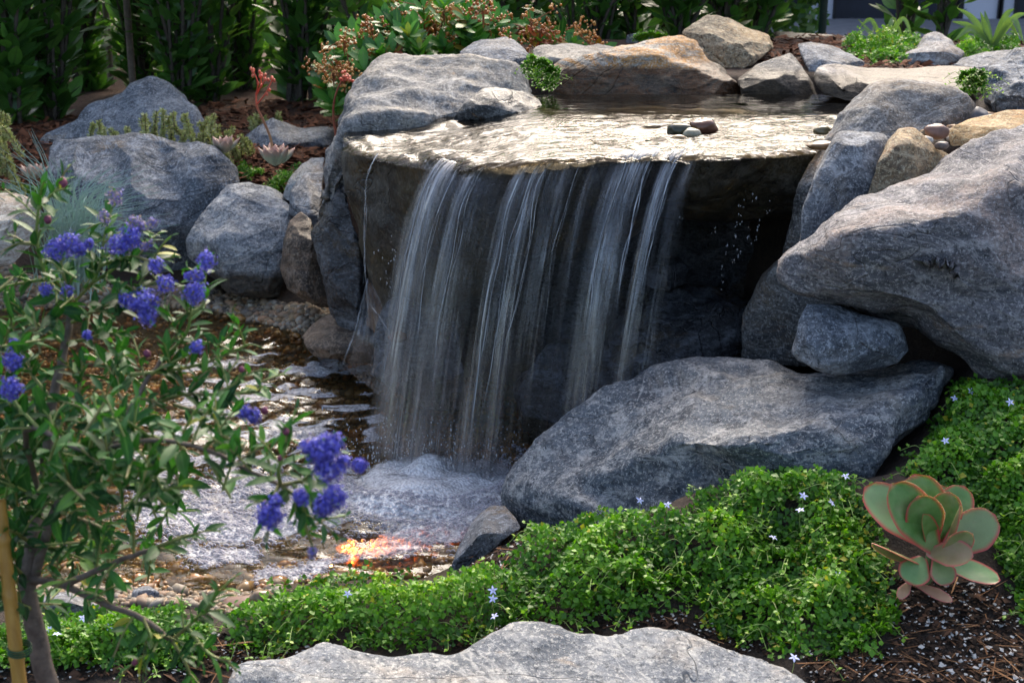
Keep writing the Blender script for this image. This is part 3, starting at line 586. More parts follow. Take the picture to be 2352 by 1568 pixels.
# ------------------------------------------------------------------ water
def water_mat(name, tint, body, body_amt, rough, rip=()):
    """clear water: tinted see-through body + mirror by Fresnel; foam attribute whitens it"""
    m, nt, out = newmat(name); g = NG(nt); P = g.pos()
    h = 0; nb = None
    for (sc, sx, sy, rot, dist, det) in rip:
        v = g.mapping(P, scale=(sx, sy, 1), rot=(0, 0, rot)); nb = g.bump(g.math('MULTIPLY', g.noise(v, sc, det, .6, .4), g.attr('rip')), dist, 1.0, nb)
    fr = g.n('Fresnel'); fr.inputs['IOR'].default_value = 1.33
    if nb is not None: g.L(nb, fr.inputs['Normal'])
    tr = g.n('BsdfTransparent'); tr.inputs['Color'].default_value = (*tint, 1)
    df = g.n('BsdfDiffuse'); df.inputs['Color'].default_value = (*body, 1)
    mx = g.n('MixShader'); mx.inputs[0].default_value = body_amt; g.L(tr.outputs[0], mx.inputs[1]); g.L(df.outputs[0], mx.inputs[2])
    gl = g.n('BsdfGlossy'); gl.inputs['Roughness'].default_value = rough
    if nb is not None: g.L(nb, gl.inputs['Normal'])
    m2 = g.n('MixShader'); g.L(fr.outputs[0], m2.inputs[0]); g.L(mx.outputs[0], m2.inputs[1]); g.L(gl.outputs[0], m2.inputs[2])
    # foam
    fm = g.attr('foam'); cells = g.n('TexVoronoi'); cells.feature = 'F1'; g.L(P, cells.inputs['Vector']); cells.inputs['Scale'].default_value = 170
    bub = g.ramp(cells.outputs['Distance'], [(.0, 1.0), (.45, .65), (.8, .15)])
    fd = g.n('BsdfPrincipled'); g.L(g.mix(bub, (.42, .42, .45), (.86, .86, .88)), fd.inputs['Base Color']); fd.inputs['Roughness'].default_value = .22
    g.L(g.bump(bub, .003, 1.0), fd.inputs['Normal'])
    lace = g.noise(g.mapping(P, scale=(1, 1.9, 1)), 24, 6, .7, .8)
    fa = g.ramp(g.math('ADD', g.math('MULTIPLY', lace, .55), g.math('MULTIPLY', fm, .75)), [(.55, 0.0), (.78, .92)])
    fa = g.mix(g.math('MULTIPLY', fm, 6.0, clamp=True), (0, 0, 0), fa)
    m3 = g.n('MixShader'); g.L(fa, m3.inputs[0]); g.L(m2.outputs[0], m3.inputs[1]); g.L(fd.outputs[0], m3.inputs[2])
    g.L(m3.outputs[0], out.inputs['Surface']); return m
SB = bvh(SLAB)
LIPW = [PD(*p) for p in [(793, 347, 3.22), (802, 353, 3.20), (900, 364, 3.06), (1000, 378, 2.94), (1080, 398, 2.87), (1200, 400, 2.81), (1290, 385, 2.815), (1380, 370, 2.82), (1560, 362, 2.82), (1720, 358, 2.85), (1868, 352, 2.92)]]
# -- upper pool and the film running over the slab
st = .0055
xs = np.arange(-.46, 1.02, st); ys = np.arange(2.76, 3.72, st); gx, gy = np.meshgrid(xs, ys)
poly = [(p[0], p[1] - .012) for p in LIPW] + [(.70, 3.0), (1.0, 3.45), (.9, 3.68), (-.25, 3.68), (-.40, 3.45)]
dp = dist_poly(gx.ravel(), gy.ravel(), poly).reshape(gx.shape)
sz = np.full(gx.shape, -9.0)
for i in range(gx.shape[0]):
    for j in range(gx.shape[1]):
        if dp[i, j] > -.012:
            h = SB.ray_cast(Vector((gx[i, j], gy[i, j], 1.2)), Vector((0, 0, -1)))
            if h[0] is not None and h[0].z > .45: sz[i, j] = h[0].z
level = .622 - .05 * (1 - sstep(-.28, .12, gx)) - .0 * gy
p3 = np.stack([gx.ravel() * 1.0, gy.ravel() * 1.0, gx.ravel() * 0], 1)
flow = sstep(3.46, 3.22, gy)                                   # calm at the back, rippled over the slab
th = -.45; fx = gx * math.cos(th) - gy * math.sin(th); fy = gx * math.sin(th) + gy * math.cos(th)
rp = np.stack([fx.ravel() * 1.0 + .02 * fbm(p3 * 8, 2), fy.ravel() * 1.0 + .02 * fbm(p3 * 8 + 5, 2), 0 * fx.ravel()], 1)
rip = (fbm(rp * np.array([34, 14, 1]), 3) * .0055 + ridged(rp * np.array([44, 15, 1]) + 4, 3) * .0045 + fbm(p3 * 9, 2) * .003).reshape(gx.shape)
for (u, v, rr, hh) in [(1600, 290, .035, .016), (1560, 300, .03, .010), (1900, 300, .03, .008), (1440, 300, .05, .006)]:
    c = PZ(u, v, .622); rip += hh * np.exp(-(((gx - c[0]) / (rr * 1.8)) ** 2 + ((gy - c[1]) / rr) ** 2))
for _k in range(5): pass
film = np.where(sz > -1, sz + .005, -9)
z = np.maximum(level, film) + rip * flow * (.2 + .7 * sstep(-.2, .35, fbm(p3 * np.array([6, 12, 1]) + 3, 3).reshape(gx.shape))) + .0006 * (1 - flow) * fbm(p3 * np.array([10, 40, 1]), 2).reshape(gx.shape)
for _ in range(1): z[1:-1, 1:-1] = np.where(dp[1:-1, 1:-1] > .03, .25 * (z[:-2, 1:-1] + z[2:, 1:-1] + z[1:-1, :-2] + z[1:-1, 2:]), z[1:-1, 1:-1])
edge = sstep(.02, -.012, dp) * (gy < 3.25) ; z = z - .012 * edge ** 2
ok = dp > -.008
idx = -np.ones(gx.shape, int); idx[ok] = np.arange(ok.sum())
q = np.stack([idx[:-1, :-1], idx[:-1, 1:], idx[1:, 1:], idx[1:, :-1]], -1).reshape(-1, 4); q = q[(q >= 0).all(1)]
mb = MB(); fo = (.22 * sstep(.25, .6, fbm(rp * np.array([22, 9, 1]) + 8, 3).reshape(gx.shape)) * flow)[ok]
mb.add(np.stack([gx, gy, z], -1)[ok], q, foam=fo, rip=(.06 + .94 * flow)[ok])
UPW = water_mat('water_upper', (.55, .48, .34), (.05, .04, .03), .01, .03, rip=((15, 1, 2.6, -.45, .010, 3), (52, 1, 2.4, -.45, .0012, 3)))
tag(mb.build('pool_water', UPW), kind='structure')

# -- lower pool
xs = np.arange(-2.5, .75, .011); ys = np.arange(1.95, 4.3, .011); gx, gy = np.meshgrid(xs, ys)
foot = PZ(985, 1075, 0); foot2 = PZ(790, 830, 0); foot3 = PZ(1180, 1040, 0)
def wave_h(gx, gy):
    sh = gx.shape; p = np.stack([gx.ravel(), gy.ravel(), 0 * gx.ravel()], 1)
    wp = .035 * fbm(p * 5, 2).reshape(sh)
    r1 = np.hypot(gx - foot[0], (gy - foot[1])) + wp; r2 = np.hypot(gx - foot2[0], gy - foot2[1]) + wp
    am = np.exp(-r1 * 1.6); ch = fbm(p * np.array([9, 22, 1]) + 3, 3).reshape(sh)
    h = .007 * am * np.sin(r1 * 2 * np.pi / .085) + .006 * np.exp(-r2 * 2.6) * np.sin(r2 * 2 * np.pi / .06) + .0030 * np.exp(-r1 * .9) * ch
    h += .0016 * fbm(p * np.array([14, 34, 1]), 3).reshape(sh)
    h += .022 * np.exp(-((r1 - .0) / .07) ** 2) * (1 + .5 * ch)
    c = PZ(930, 1125, .02); h += .030 * np.exp(-(((gx - c[0]) / .085) ** 2 + ((gy - c[1]) / .055) ** 2)) * (1 + .4 * ch)
    return h
z = wave_h(gx, gy); uu, vv = pix(np.stack([gx.ravel(), gy.ravel(), 0 * gx.ravel()], 1)); uu = uu.reshape(gx.shape); vv = vv.reshape(gx.shape)
def foam_mask(uu, vv, gx, gy):
    sh = gx.shape; p = np.stack([gx.ravel(), gy.ravel(), 0 * gx.ravel()], 1)
    n1 = fbm(p * np.array([5, 13, 1]) + 2, 4).reshape(sh); n2 = fbm(p * np.array([9, 9, 1]) + 7, 4).reshape(sh)
    def blob(poly, soft=30): return sstep(-soft, soft, dist_poly(uu, vv, poly) + 24 * n2)
    raft = np.maximum.reduce([.85 * blob([(300, 1130), (520, 1090), (880, 1060), (1185, 1050), (1195, 1180), (1050, 1262), (880, 1235), (760, 1215), (620, 1245), (480, 1262), (300, 1230)], 40), blob([(330, 1175), (420, 1165), (560, 1180), (700, 1190), (720, 1215), (640, 1235), (560, 1245), (470, 1230), (330, 1215)], 14), blob([(380, 1250), (450, 1245), (600, 1265), (590, 1285), (480, 1305), (420, 1290)], 12),
        blob([(560, 1330), (620, 1300), (760, 1280), (860, 1240), (960, 1200), (1080, 1140), (1180, 1090), (1190, 1150), (1130, 1190), (1050, 1250), (900, 1270), (800, 1290), (740, 1320), (640, 1345)], 14),
        blob([(760, 1120), (860, 1060), (1180, 1040), (1190, 1110), (1060, 1170), (860, 1180), (760, 1160)], 16)])
    streak = sstep(-.12, .22, n1 + .18 * np.sin(vv / 11.0 + n2 * 3)) * blob([(380, 800), (600, 790), (880, 810), (900, 1120), (500, 1180), (300, 1180), (260, 1000)], 50)
    near = np.exp(-(np.hypot(gx - foot[0], gy - foot[1]) / .16) ** 2)
    return np.clip(raft, 0, 1), np.clip(streak * .75 + .5 * near, 0, 1)
raft, streak = foam_mask(uu, vv, gx, gy)
fo = np.maximum(raft * .62, streak * .74); c = PZ(930, 1130, .02)
fo = np.maximum(fo, 1.15 * np.exp(-(((gx - c[0]) / .13) ** 2 + ((gy - c[1]) / .085) ** 2)))
idx = np.arange(gx.size).reshape(gx.shape); q = np.stack([idx[:-1, :-1], idx[:-1, 1:], idx[1:, 1:], idx[1:, :-1]], -1).reshape(-1, 4)
tg = terrain(gx.ravel(), gy.ravel(), False).reshape(gx.shape); keep = (tg < .02).ravel(); q = q[keep[q].any(1)]
mb = MB(); mb.add(np.stack([gx, gy, z], -1).reshape(-1, 3), q, foam=fo.ravel(), rip=1.0)
LOWW = water_mat('water_lower', (.94, .87, .70), (.20, .15, .07), .06, .04, rip=((26, 1, 2.4, .1, .0014, 3),))
tag(mb.build('stream_water', LOWW), kind='structure')

# -- foam bubbles
def hemi(n=6):
    V = []; 
    for k, (r, zz) in enumerate([(1, 0), (.87, .5), (.5, .87)]):
        for j in range(n): a = 2 * math.pi * (j + .5 * k) / n; V.append((r * math.cos(a), r * math.sin(a), zz))
    V.append((0, 0, 1)); Fc = []
    for k in (0, 1):
        for j in range(n):
            a, b = k * n + j, k * n + (j + 1) % n; Fc += [(a, b, b + n), (a, b + n, a + n)]
    for j in range(n): Fc.append((2 * n + j, 2 * n + (j + 1) % n, 3 * n))
    return np.array(V), np.array(Fc)
m, nt, out = newmat('foam_bubbles'); g = NG(nt)
b = g.n('BsdfPrincipled'); b.inputs['Base Color'].default_value = (.50, .485, .54, 1); b.inputs['Roughness'].default_value = .45
tr = g.n('BsdfTransparent'); mx = g.n('MixShader'); lw = g.n('LayerWeight'); lw.inputs['Blend'].default_value = .45
g.L(g.ramp(lw.outputs['Facing'], [(0, .22), (.6, .5), (1, .9)]), mx.inputs[0]); g.L(tr.outputs[0], mx.inputs[1]); g.L(b.outputs[0], mx.inputs[2]); g.L(mx.outputs[0], out.inputs['Surface'])
FOAMM = m
N = 62000; px = rng.uniform(-1.5, .15, N); py = rng.uniform(2.1, 3.4, N)
u_, v_ = pix(np.stack([px, py, 0 * px], 1)); ra, sk = foam_mask(u_, v_, px, py)
keep = rng.random(N) < np.maximum(ra * 1.0, (sk > .68) * .35) * (.25 + .75 * (v_ > 1020)) * (np.hypot(px - foot[0], py - foot[1]) > .16); px, py, ra = px[keep], py[keep], ra[keep]
r = rng.lognormal(math.log(.0031), .45, len(px)).clip(.0012, .0065)
T = np.stack([px, py, wave_h(px, py) - .0003], 1); M = np.zeros((len(px), 3, 3)); M[:, 0, 0] = r; M[:, 1, 1] = r; M[:, 2, 2] = r * .8
tv, tf = hemi(); mb = MB(); scatter(mb, tv, tf, M, T); tag(mb.build('foam', FOAMM), 'white foam bubbles drifting on the lower pool', 'foam', kind='stuff')

# -- the falling water: sheets follow the free-fall path of water leaving the lip
FALL = empty('waterfall', foot, 'thin curtain of falling water pouring off the dark stone slab', 'waterfall')
def fall_mat():
    m, nt, out = newmat('falling_water'); g = NG(nt)
    den = g.attr('dens'); s = g.attr('sc'); t = g.attr('tc'); cb = g.n('CombineXYZ'); g.L(s, cb.inputs[0]); g.L(t, cb.inputs[1])
    n1 = g.noise(g.mapping(cb.outputs[0], scale=(24, 1.6, 1)), 1, 3, .55, .5); n2 = g.noise(g.mapping(cb.outputs[0], scale=(95, 1.8, 1), loc=(3, 1, 0)), 1, 3, .6, .3)
    n3 = g.noise(g.mapping(cb.outputs[0], scale=(11, 3.4, 1), loc=(7, 1, 0)), 1, 4, .6, .8)
    k = g.math('ADD', g.math('MULTIPLY', n1, .75), g.math('ADD', g.math('MULTIPLY', n2, .58), g.math('MULTIPLY', n3, .85)))
    k = g.math('ADD', k, g.math('MULTIPLY', g.math('SUBTRACT', den, .5), .75))
    k = g.math('MULTIPLY', k, .5); al = g.ramp(k, [(.44, .02), (.53, .10), (.62, .28), (.72, .58), (.84, .85)])
    al = g.math('MULTIPLY', al, g.math('MULTIPLY', den, 3.0, clamp=True))
    nb = g.bump(g.math('ADD', n1, g.math('MULTIPLY', n2, .6)), .012, 1.0)
    df = g.n('BsdfDiffuse'); g.L(g.mix(g.ramp(n2, [(.4, 0.0), (.65, 1.0)]), (.30, .29, .285), (.66, .66, .67)), df.inputs['Color']); g.L(nb, df.inputs['Normal'])
    tl = g.n('BsdfTranslucent'); tl.inputs['Color'].default_value = (.72, .74, .78, 1)
    a = g.n('MixShader'); a.inputs[0].default_value = .45; g.L(df.outputs[0], a.inputs[1]); g.L(tl.outputs[0], a.inputs[2])
    gl = g.n('BsdfGlossy'); gl.inputs['Roughness'].default_value = .12; g.L(nb, gl.inputs['Normal'])
    c = g.n('MixShader'); c.inputs[0].default_value = .4; g.L(a.outputs[0], c.inputs[1]); g.L(gl.outputs[0], c.inputs[2])
    tr = g.n('BsdfTransparent'); tr.inputs['Color'].default_value = (.97, .98, 1, 1)
    fr = g.n('Fresnel'); fr.inputs['IOR'].default_value = 1.33; g.L(nb, fr.inputs['Normal'])
    gm = g.n('MixShader'); g.L(g.math('MULTIPLY', fr.outputs[0], g.math('MULTIPLY', den, 1.2, clamp=True)), gm.inputs[0]); g.L(tr.outputs[0], gm.inputs[1]); g.L(gl.outputs[0], gm.inputs[2])
    o = g.n('MixShader'); g.L(al, o.inputs[0]); g.L(gm.outputs[0], o.inputs[1]); g.L(c.outputs[0], o.inputs[2]); g.L(o.outputs[0], out.inputs['Surface'])
    return m
FM = fall_mat()
def lip_at(u):                         # world lip point from the photo column
    us = np.array([793, 802, 900, 1000, 1080, 1200, 1290, 1380, 1560, 1720, 1868]); W_ = np.array(LIPW)
    return np.stack([np.interp(u, us, W_[:, k]) for k in range(3)], -1)
def fall_paths(U, t, vx=-.33, vy=-.50, off=0., zend=0., vxs=0., jit=0.):
    """U lip columns (n,), t seconds (m,) -> (n,m,3); the water leaves the lip going forward and left"""
    L = lip_at(U); n = len(U)
    L = L + np.array([.01, .02, .010 + off]); VX = np.broadcast_to(vx, (n,)) ; VY = np.broadcast_to(vy, (n,))
    X_ = L[:, None, 0] + VX[:, None] * t; Y_ = L[:, None, 1] + VY[:, None] * t; Z_ = L[:, None, 2] - 4.9 * t ** 2
    return np.stack([X_, Y_, Z_], -1)
def prof(u, peaks):
    d = 0
    for c, w_, h in peaks: d = d + h * np.exp(-((u - c) / w_) ** 2)
    return d
def sheet(name, ua, ub, n, peaks, vx, vy, off, seed, base=.18, m=90, thick=.006, mist=.35, t0=0.0):
    U = np.linspace(ua, ub, n); t = np.linspace(t0, .362, m)
    pn = np.stack([U / 60.0, 0 * U, 0 * U + seed], 1)
    VX = vx - .10 * sstep(1250, 1020, U) + .05 * fbm(pn, 3); VY = vy + .04 * fbm(pn + 7, 3)
    P = fall_paths(U, t, VX, VY, off); S, Tt = np.meshgrid(np.linspace(0, 1, n), t / .362, indexing='ij')
    q = np.stack([(S * (ub - ua) / 9).ravel(), (Tt * 1.4).ravel(), 0 * S.ravel() + seed], 1)
    th = fbm(q, 3).reshape(S.shape) * thick * (.35 + Tt); P[..., 1] -= th; P[..., 0] += th * .5
    u2 = U[:, None] + 26 * fbm(np.stack([(S * 5).ravel(), (Tt * 3).ravel(), 0 * S.ravel() + seed], 1), 2).reshape(S.shape) * Tt
    D = base + prof(u2, peaks) ; D = D * (1 - .25 * sstep(.15, .5, Tt)) + mist * sstep(.45, 1.0, Tt) * np.clip(prof(u2, [(1070, 95, 1), (1210, 70, .6)]), 0, 1)
    eg = sstep(0, .04, S) * sstep(1, .96, S); D = np.clip(D, 0, 1.1) * eg
    idx = np.arange(S.size).reshape(S.shape); f = np.stack([idx[:-1, :-1], idx[:-1, 1:], idx[1:, 1:], idx[1:, :-1]], -1).reshape(-1, 4)
    mb = MB(); mb.add(P.reshape(-1, 3), f, dens=D.ravel(), sc=(S * (ub - ua) / 600 + seed).ravel(), tc=(Tt + seed).ravel())
    return mb.build(name, FM, FALL, loc=foot)
pk = [(1035, 42, .34), (1100, 30, .2), (1205, 26, .28), (1255, 20, .2), (1300, 25, .18), (1380, 30, .14), (1465, 34, .34), (1550, 16, .35), (1600, 14, .15)]
sheet('water_sheet', 1000, 1625, 620, pk, -.335, -.50, 0, 1, base=.12, mist=.42)
sheet('water_sheet', 1005, 1350, 420, [(1040, 50, .35), (1120, 40, .4), (1240, 30, .3)], -.30, -.42, -.004, 2, base=.10, mist=.55)
sheet('water_sheet', 1380, 1600, 260, [(1440, 26, .35), (1490, 14, .3), (1545, 12, .35)], -.37, -.56, .003, 3, base=.02)
# bright cords of water
m, nt, out = newmat('water_cord'); g = NG(nt); nb = g.bump(g.noise(g.mapping(g.pos(), scale=(1, 1, .12)), 160, 3, .6), .004)
b = g.n('BsdfPrincipled'); b.inputs['Base Color'].default_value = (.66, .68, .70, 1); b.inputs['Roughness'].default_value = .10; g.L(nb, b.inputs['Normal'])
tr = g.n('BsdfTransparent'); mx = g.n('MixShader'); g.L(g.ramp(g.attr('op'), [(0, 0.0), (1, 1.0)]), mx.inputs[0]); g.L(tr.outputs[0], mx.inputs[1]); g.L(b.outputs[0], mx.inputs[2]); g.L(mx.outputs[0], out.inputs['Surface'])
CORD = m
for ua, ub, vx_, off_, sd_, dn in [(1000, 1068, -.36, .004, 21, .65), (1078, 1112, -.33, .002, 22, .7), (1188, 1236, -.37, .005, 23, .75), (1226, 1268, -.36, .003, 24, .75), (1285, 1335, -.36, .0, 25, .35), (1360, 1400, -.38, -.002, 29, .25), (1418, 1516, -.39, .005, 26, .85), (1536, 1572, -.41, .004, 27, .9), (1584, 1612, -.38, .0, 28, .5)]:
    sheet('water_sheet', ua, ub, max(30, int((ub - ua) * 1.6)), [((ua + ub) / 2, (ub - ua) * .42, dn)], vx_, -.52, off_, sd_, base=.12, thick=.007, mist=.12)
cords = [(1012, .0026, .8, .36, -.31), (1104, .0018, .5, .34, -.30), (1210, .0028, .9, .36, -.37), (1236, .0020, .7, .35, -.36),
         (1060, .0016, .7, .3, -.33), (1026, .0018, .8, .24, -.34), (1262, .0016, .7, .3, -.35), (1452, .0018, .8, .28, -.38), (1478, .0014, .7, .2, -.38), (1340, .0012, .5, .3, -.36), (1506, .0024, .9, .26, -.37), (1564, .0022, .8, .24, -.39)]
for k, (u, r_, op, te, vx) in enumerate(cords):
    mb = MB()
    for s_ in range(3):
        t = np.linspace(0.0 if s_ == 0 else .02 * s_, te * (1 - .12 * s_), 46); P = fall_paths(np.array([u + s_ * 5.0]), t, vx - .10 * sstep(1250, 1020, u) - .012 * s_, -.52 + .015 * s_, .004)[0]
        q = np.stack([t * 14, 0 * t + k * 3.1 + s_, 0 * t], 1); P[:, 0] += .009 * fbm(q * .6, 2) * (t / .1).clip(0, 2); P[:, 1] += .003 * fbm(q + 9, 2)
        rr = r_ * (.25 + .75 * np.abs(np.sin(t * 30 + k + s_)) ** .6) * (1 - .45 * s_ / 2) * (.5 + .5 * sstep(te, te * .8, t)); a = op * np.clip(.55 + .9 * fbm(q * 2.2, 3), .08, 1) * sstep(te * 1.0, te * .7, t) * (1 - .35 * s_)
        tube(mb, P, rr * .62, 6, op=np.clip(a, 0, 1))
    mb.build('water_strand', CORD, FALL, loc=foot)
# thin trickle over the left end of the slab and the veil at its foot
mb = MB()
def pathpx(L, n=8): return smooth_path([PD(*p) for p in L], n)
for L, r_ in [([(870, 352, 3.09), (855, 375, 3.06), (842, 420, 3.06), (838, 480, 3.07), (836, 560, 3.08), (840, 640, 3.09), (845, 710, 3.08)], .0022), ([(866, 352, 3.09), (848, 390, 3.06), (839, 430, 3.05), (842, 480, 3.06), (838, 560, 3.07), (836, 650, 3.08)], .0014),
              ([(845, 640, 3.12), (830, 700, 3.1), (815, 760, 3.08), (795, 815, 3.06), (786, 838, 3.1)], .0028), ([(850, 700, 3.06), (880, 740, 3.02), (905, 790, 3.0), (920, 850, 3.0)], .0018)]:
    P = pathpx(L); P[:, 0] += .002 * fbm(np.stack([np.arange(len(P)) * .4, 0 * P[:, 0], 0 * P[:, 0] + r_ * 999], 1), 2); tube(mb, P, r_ * .75 * (.6 + .4 * np.abs(np.sin(np.arange(len(P)) * .7))), 6, op=np.clip(.22 + .35 * fbm(np.stack([np.arange(len(P)) * .22, 0 * P[:, 0], 0 * P[:, 0] + r_ * 777], 1), 2), .03, .6))
mb.build('water_strand', CORD, FALL, loc=foot)
def veil(L0, L1, seed, d0, d1):
    A = pathpx(L0, 10); B = pathpx(L1, 10); n = 90; s = np.linspace(0, 1, n); m_ = min(len(A), len(B))
    P = A[None, :m_] * (1 - s[:, None, None]) + B[None, :m_] * s[:, None, None]; S, Tt = np.meshgrid(s, np.linspace(0, 1, m_), indexing='ij')
    P[..., 1] -= .01 * fbm(np.stack([(S * 9).ravel(), (Tt * 2).ravel(), 0 * S.ravel() + seed], 1), 3).reshape(S.shape)
    idx = np.arange(S.size).reshape(S.shape); f = np.stack([idx[:-1, :-1], idx[:-1, 1:], idx[1:, 1:], idx[1:, :-1]], -1).reshape(-1, 4)
    D = (d0 * (1 - Tt) + d1 * Tt) * sstep(0, .15, S) * sstep(1, .85, S) * sstep(0, .1, Tt); mb = MB(); mb.add(P.reshape(-1, 3), f, dens=D.ravel(), sc=(S * .3 + seed).ravel(), tc=(Tt + seed).ravel()); mb.build('water_sheet', FM, FALL, loc=foot)
veil([(842, 640, 3.05), (822, 720, 3.02), (800, 780, 3.0), (782, 838, 3.08)], [(850, 640, 3.04), (900, 740, 2.96), (930, 830, 2.92), (900, 930, 2.88)], 11, .5, .5)
veil([(930, 480, 2.97), (905, 560, 2.96), (890, 680, 2.93), (870, 860, 2.9)], [(1010, 440, 2.92), (990, 560, 2.88), (960, 700, 2.85), (930, 900, 2.8)], 12, .35, .5)
# droplets
def octa(): return np.array([(1, 0, 0), (-1, 0, 0), (0, 1, 0), (0, -1, 0), (0, 0, 1), (0, 0, -1)], float), np.array([(0, 2, 4), (2, 1, 4), (1, 3, 4), (3, 0, 4), (2, 0, 5), (1, 2, 5), (3, 1, 5), (0, 3, 5)])
T = []
for u, v in [(1703, 470), (1700, 500), (1693, 525), (1690, 560), (1686, 600), (1735, 465), (1742, 520), (1732, 550), (1700, 590), (1560, 500), (1660, 640), (1655, 660), (1640, 540), (1762, 480), (1715, 545), (1672, 575)]:
    for _ in range(4): T.append(PD(u + rng.normal(0, 4), v + rng.normal(0, 11), 2.86 + rng.normal(0, .03)))
for _ in range(130):
    a = rng.normal(0, 1, 3); T.append(foot + np.array([-.03 + a[0] * .12, a[1] * .08, abs(a[2]) * .03]))
for _ in range(620):
    a = rng.normal(0, 1, 3); T.append(foot + np.array([.0 + a[0] * .13, -.01 + a[1] * .05, abs(a[2]) * .05]))
for _ in range(40): T.append(PD(rng.normal(900, 14), rng.uniform(540, 700), 2.95))
T = np.array(T); n = len(T); M = np.zeros((n, 3, 3)); r = rng.uniform(.0006, .0018, n); M[:, 0, 0] = r; M[:, 1, 1] = r; M[:, 2, 2] = r * rng.uniform(1, 3.2, n)
mb = MB(); tv, tf = octa(); scatter(mb, tv, tf, M, T); mb.at['op'] = [(0, np.full(mb.n, .45))]; o = mb.build('water_droplets', CORD, FALL, loc=foot); o['kind'] = 'stuff'

# ------------------------------------------------------------------ pebbles
def ico(sub=2):
    bm = bmesh.new(); bmesh.ops.create_icosphere(bm, subdivisions=sub, radius=1); v = np.array([x.co[:] for x in bm.verts]); f = np.array([[q.index for q in p.verts] for p in bm.faces]); bm.free(); return v, f
def pebble_mat(name, wet):
    m, nt, out = newmat(name); g = NG(nt); r = g.attr('rnd')
    c = g.ramp(r, [(0, (.05, .045, .04)), (.15, (.16, .12, .08)), (.3, (.27, .18, .09)), (.45, (.33, .27, .19)), (.6, (.19, .15, .11)), (.72, (.36, .20, .10)), (.86, (.12, .10, .085)), (1, (.42, .38, .31))], 'LINEAR')
    c = g.mix(g.ramp(g.noise(g.pos(), 140, 4, .7), [(.35, 0.0), (.7, .4)]), c, (.12, .09, .06))
    if wet: c = g.mix(1.0, c, (1.15, .80, .38), 'MULTIPLY')
    principled(g, out, Base_Color=c, Roughness=.22 if wet else .6); return m
PEBW = pebble_mat('pebble_wet', True); PEBD = pebble_mat('pebble_dry', False)
def pebble_variants(sub=1, k=5):
    o = []
    for i in range(k):
        v, f = ico(sub); v = v * (1 + .16 * fbm(v * 1.1 + i * 7, 2))[:, None]; o.append((v * np.array([1, .78 - .04 * i, .55 + .03 * i]), f))
    return o
PV = pebble_variants(1); PV2 = pebble_variants(2)
def pebbles(mb, px, py, r, zoff=.25, var=PV, z=None):
    n = len(px); z = terrain(px, py) if z is None else z
    a = rng.uniform(0, 2 * np.pi, n); b = rng.normal(0, .25, n); ca, sa = np.cos(a), np.sin(a)
    M = np.zeros((n, 3, 3)); M[:, 0, 0] = ca; M[:, 0, 1] = -sa; M[:, 1, 0] = sa; M[:, 1, 1] = ca; M[:, 2, 2] = 1; M[:, 2, 0] = b
    M *= r[:, None, None]; T = np.stack([px, py, z + r * zoff], 1); which = rng.integers(0, len(var), n)
    for k, (v, f) in enumerate(var):
        s = which == k; scatter(mb, v, f, M[s], T[s], rnd=rng.random(s.sum()))
# stream bed
N = 26000; px = rng.uniform(-2.1, .45, N); py = rng.uniform(2.1, 4.2, N); tz = terrain(px, py, False); u_, v_ = pix(np.stack([px, py, tz], 1))
k = (tz < .0) & (u_ > -40) & (u_ < 1500); px, py = px[k], py[k]; k2 = np.argsort(-py)[:16000]; px, py = px[k2], py[k2]
mb = MB(); pebbles(mb, px, py, rng.lognormal(math.log(.0085), .4, len(px)).clip(.004, .024)); tag(mb.build('gravel', PEBW), 'brown and tan gravel covering the bed of the lower pool', 'gravel', kind='stuff')
# shore gravel
mb = MB(); pts = []
for poly, n, rr in [([(-10, 590), (60, 640), (250, 660), (480, 668), (640, 690), (790, 720), (790, 790), (640, 752), (440, 712), (0, 712)], 3800, .0085), ([(0, 1330), (60, 1345), (250, 1345), (400, 1365), (560, 1375), (640, 1335), (640, 1370), (560, 1410), (400, 1400), (250, 1385), (60, 1380), (0, 1365)], 900, .008),
                    ([(2130, 290), (2190, 260), (2260, 262), (2290, 290), (2190, 330), (2180, 360), (2120, 345)], 160, .012)]:
    bx = np.array(poly); c = 0
    while c < n:
        u = rng.uniform(bx[:, 0].min(), bx[:, 0].max(), 4000); v = rng.uniform(bx[:, 1].min(), bx[:, 1].max(), 4000); s = in_poly(u, v, poly); g3 = on_ground(u[s], v[s])[:n - c]; c += len(g3)
        pts.append((g3, np.full(len(g3), rr)))
G = np.concatenate([p[0] for p in pts]); r = np.concatenate([p[1] for p in pts]) * rng.lognormal(0, .35, len(G)); pebbles(mb, G[:, 0], G[:, 1], r.clip(.003, .02)); tag(mb.build('gravel', PEBD), 'loose tan and brown gravel along the edge of the pool', 'gravel', kind='stuff')
def single(name, label, u, v, y, size, col, seed, z=None, rough=.5, dims=(1, .8, .6), mat=None, group=None, rot=0):
    P = PD(u, v, y); vv_, f = ico(3); vv_ = vv_ * (1 + .22 * fbm(vv_ * 1.0 + seed * 5, 3))[:, None] * np.array(dims) * size
    if rot: vv_ = vv_ @ np.array(Matrix.Rotation(rot, 3, 'Y')).T
    if mat is None:
        mat, nt, out = newmat('pebble'); g = NG(nt); c = g.mix(g.ramp(g.noise(g.obj(), 90, 5, .7), [(.35, 0.0), (.65, .6)]), col, tuple(x * .5 for x in col)); principled(g, out, Base_Color=c, Roughness=rough)
    mb = MB(); mb.add(vv_ + P, f); return tag(mb.build(name, mat, loc=P), label, 'pebble' if name == 'pebble' else 'rock', group)
single('pebble', 'reddish brown stone breaking the ripples in the upper pool', 1617, 292, 3.12, .030, (.17, .075, .045), 1, rough=.15)
single('pebble', 'dark olive stone in the ripples beside the reddish brown stone', 1562, 300, 3.10, .028, (.06, .06, .035), 2, rough=.12)
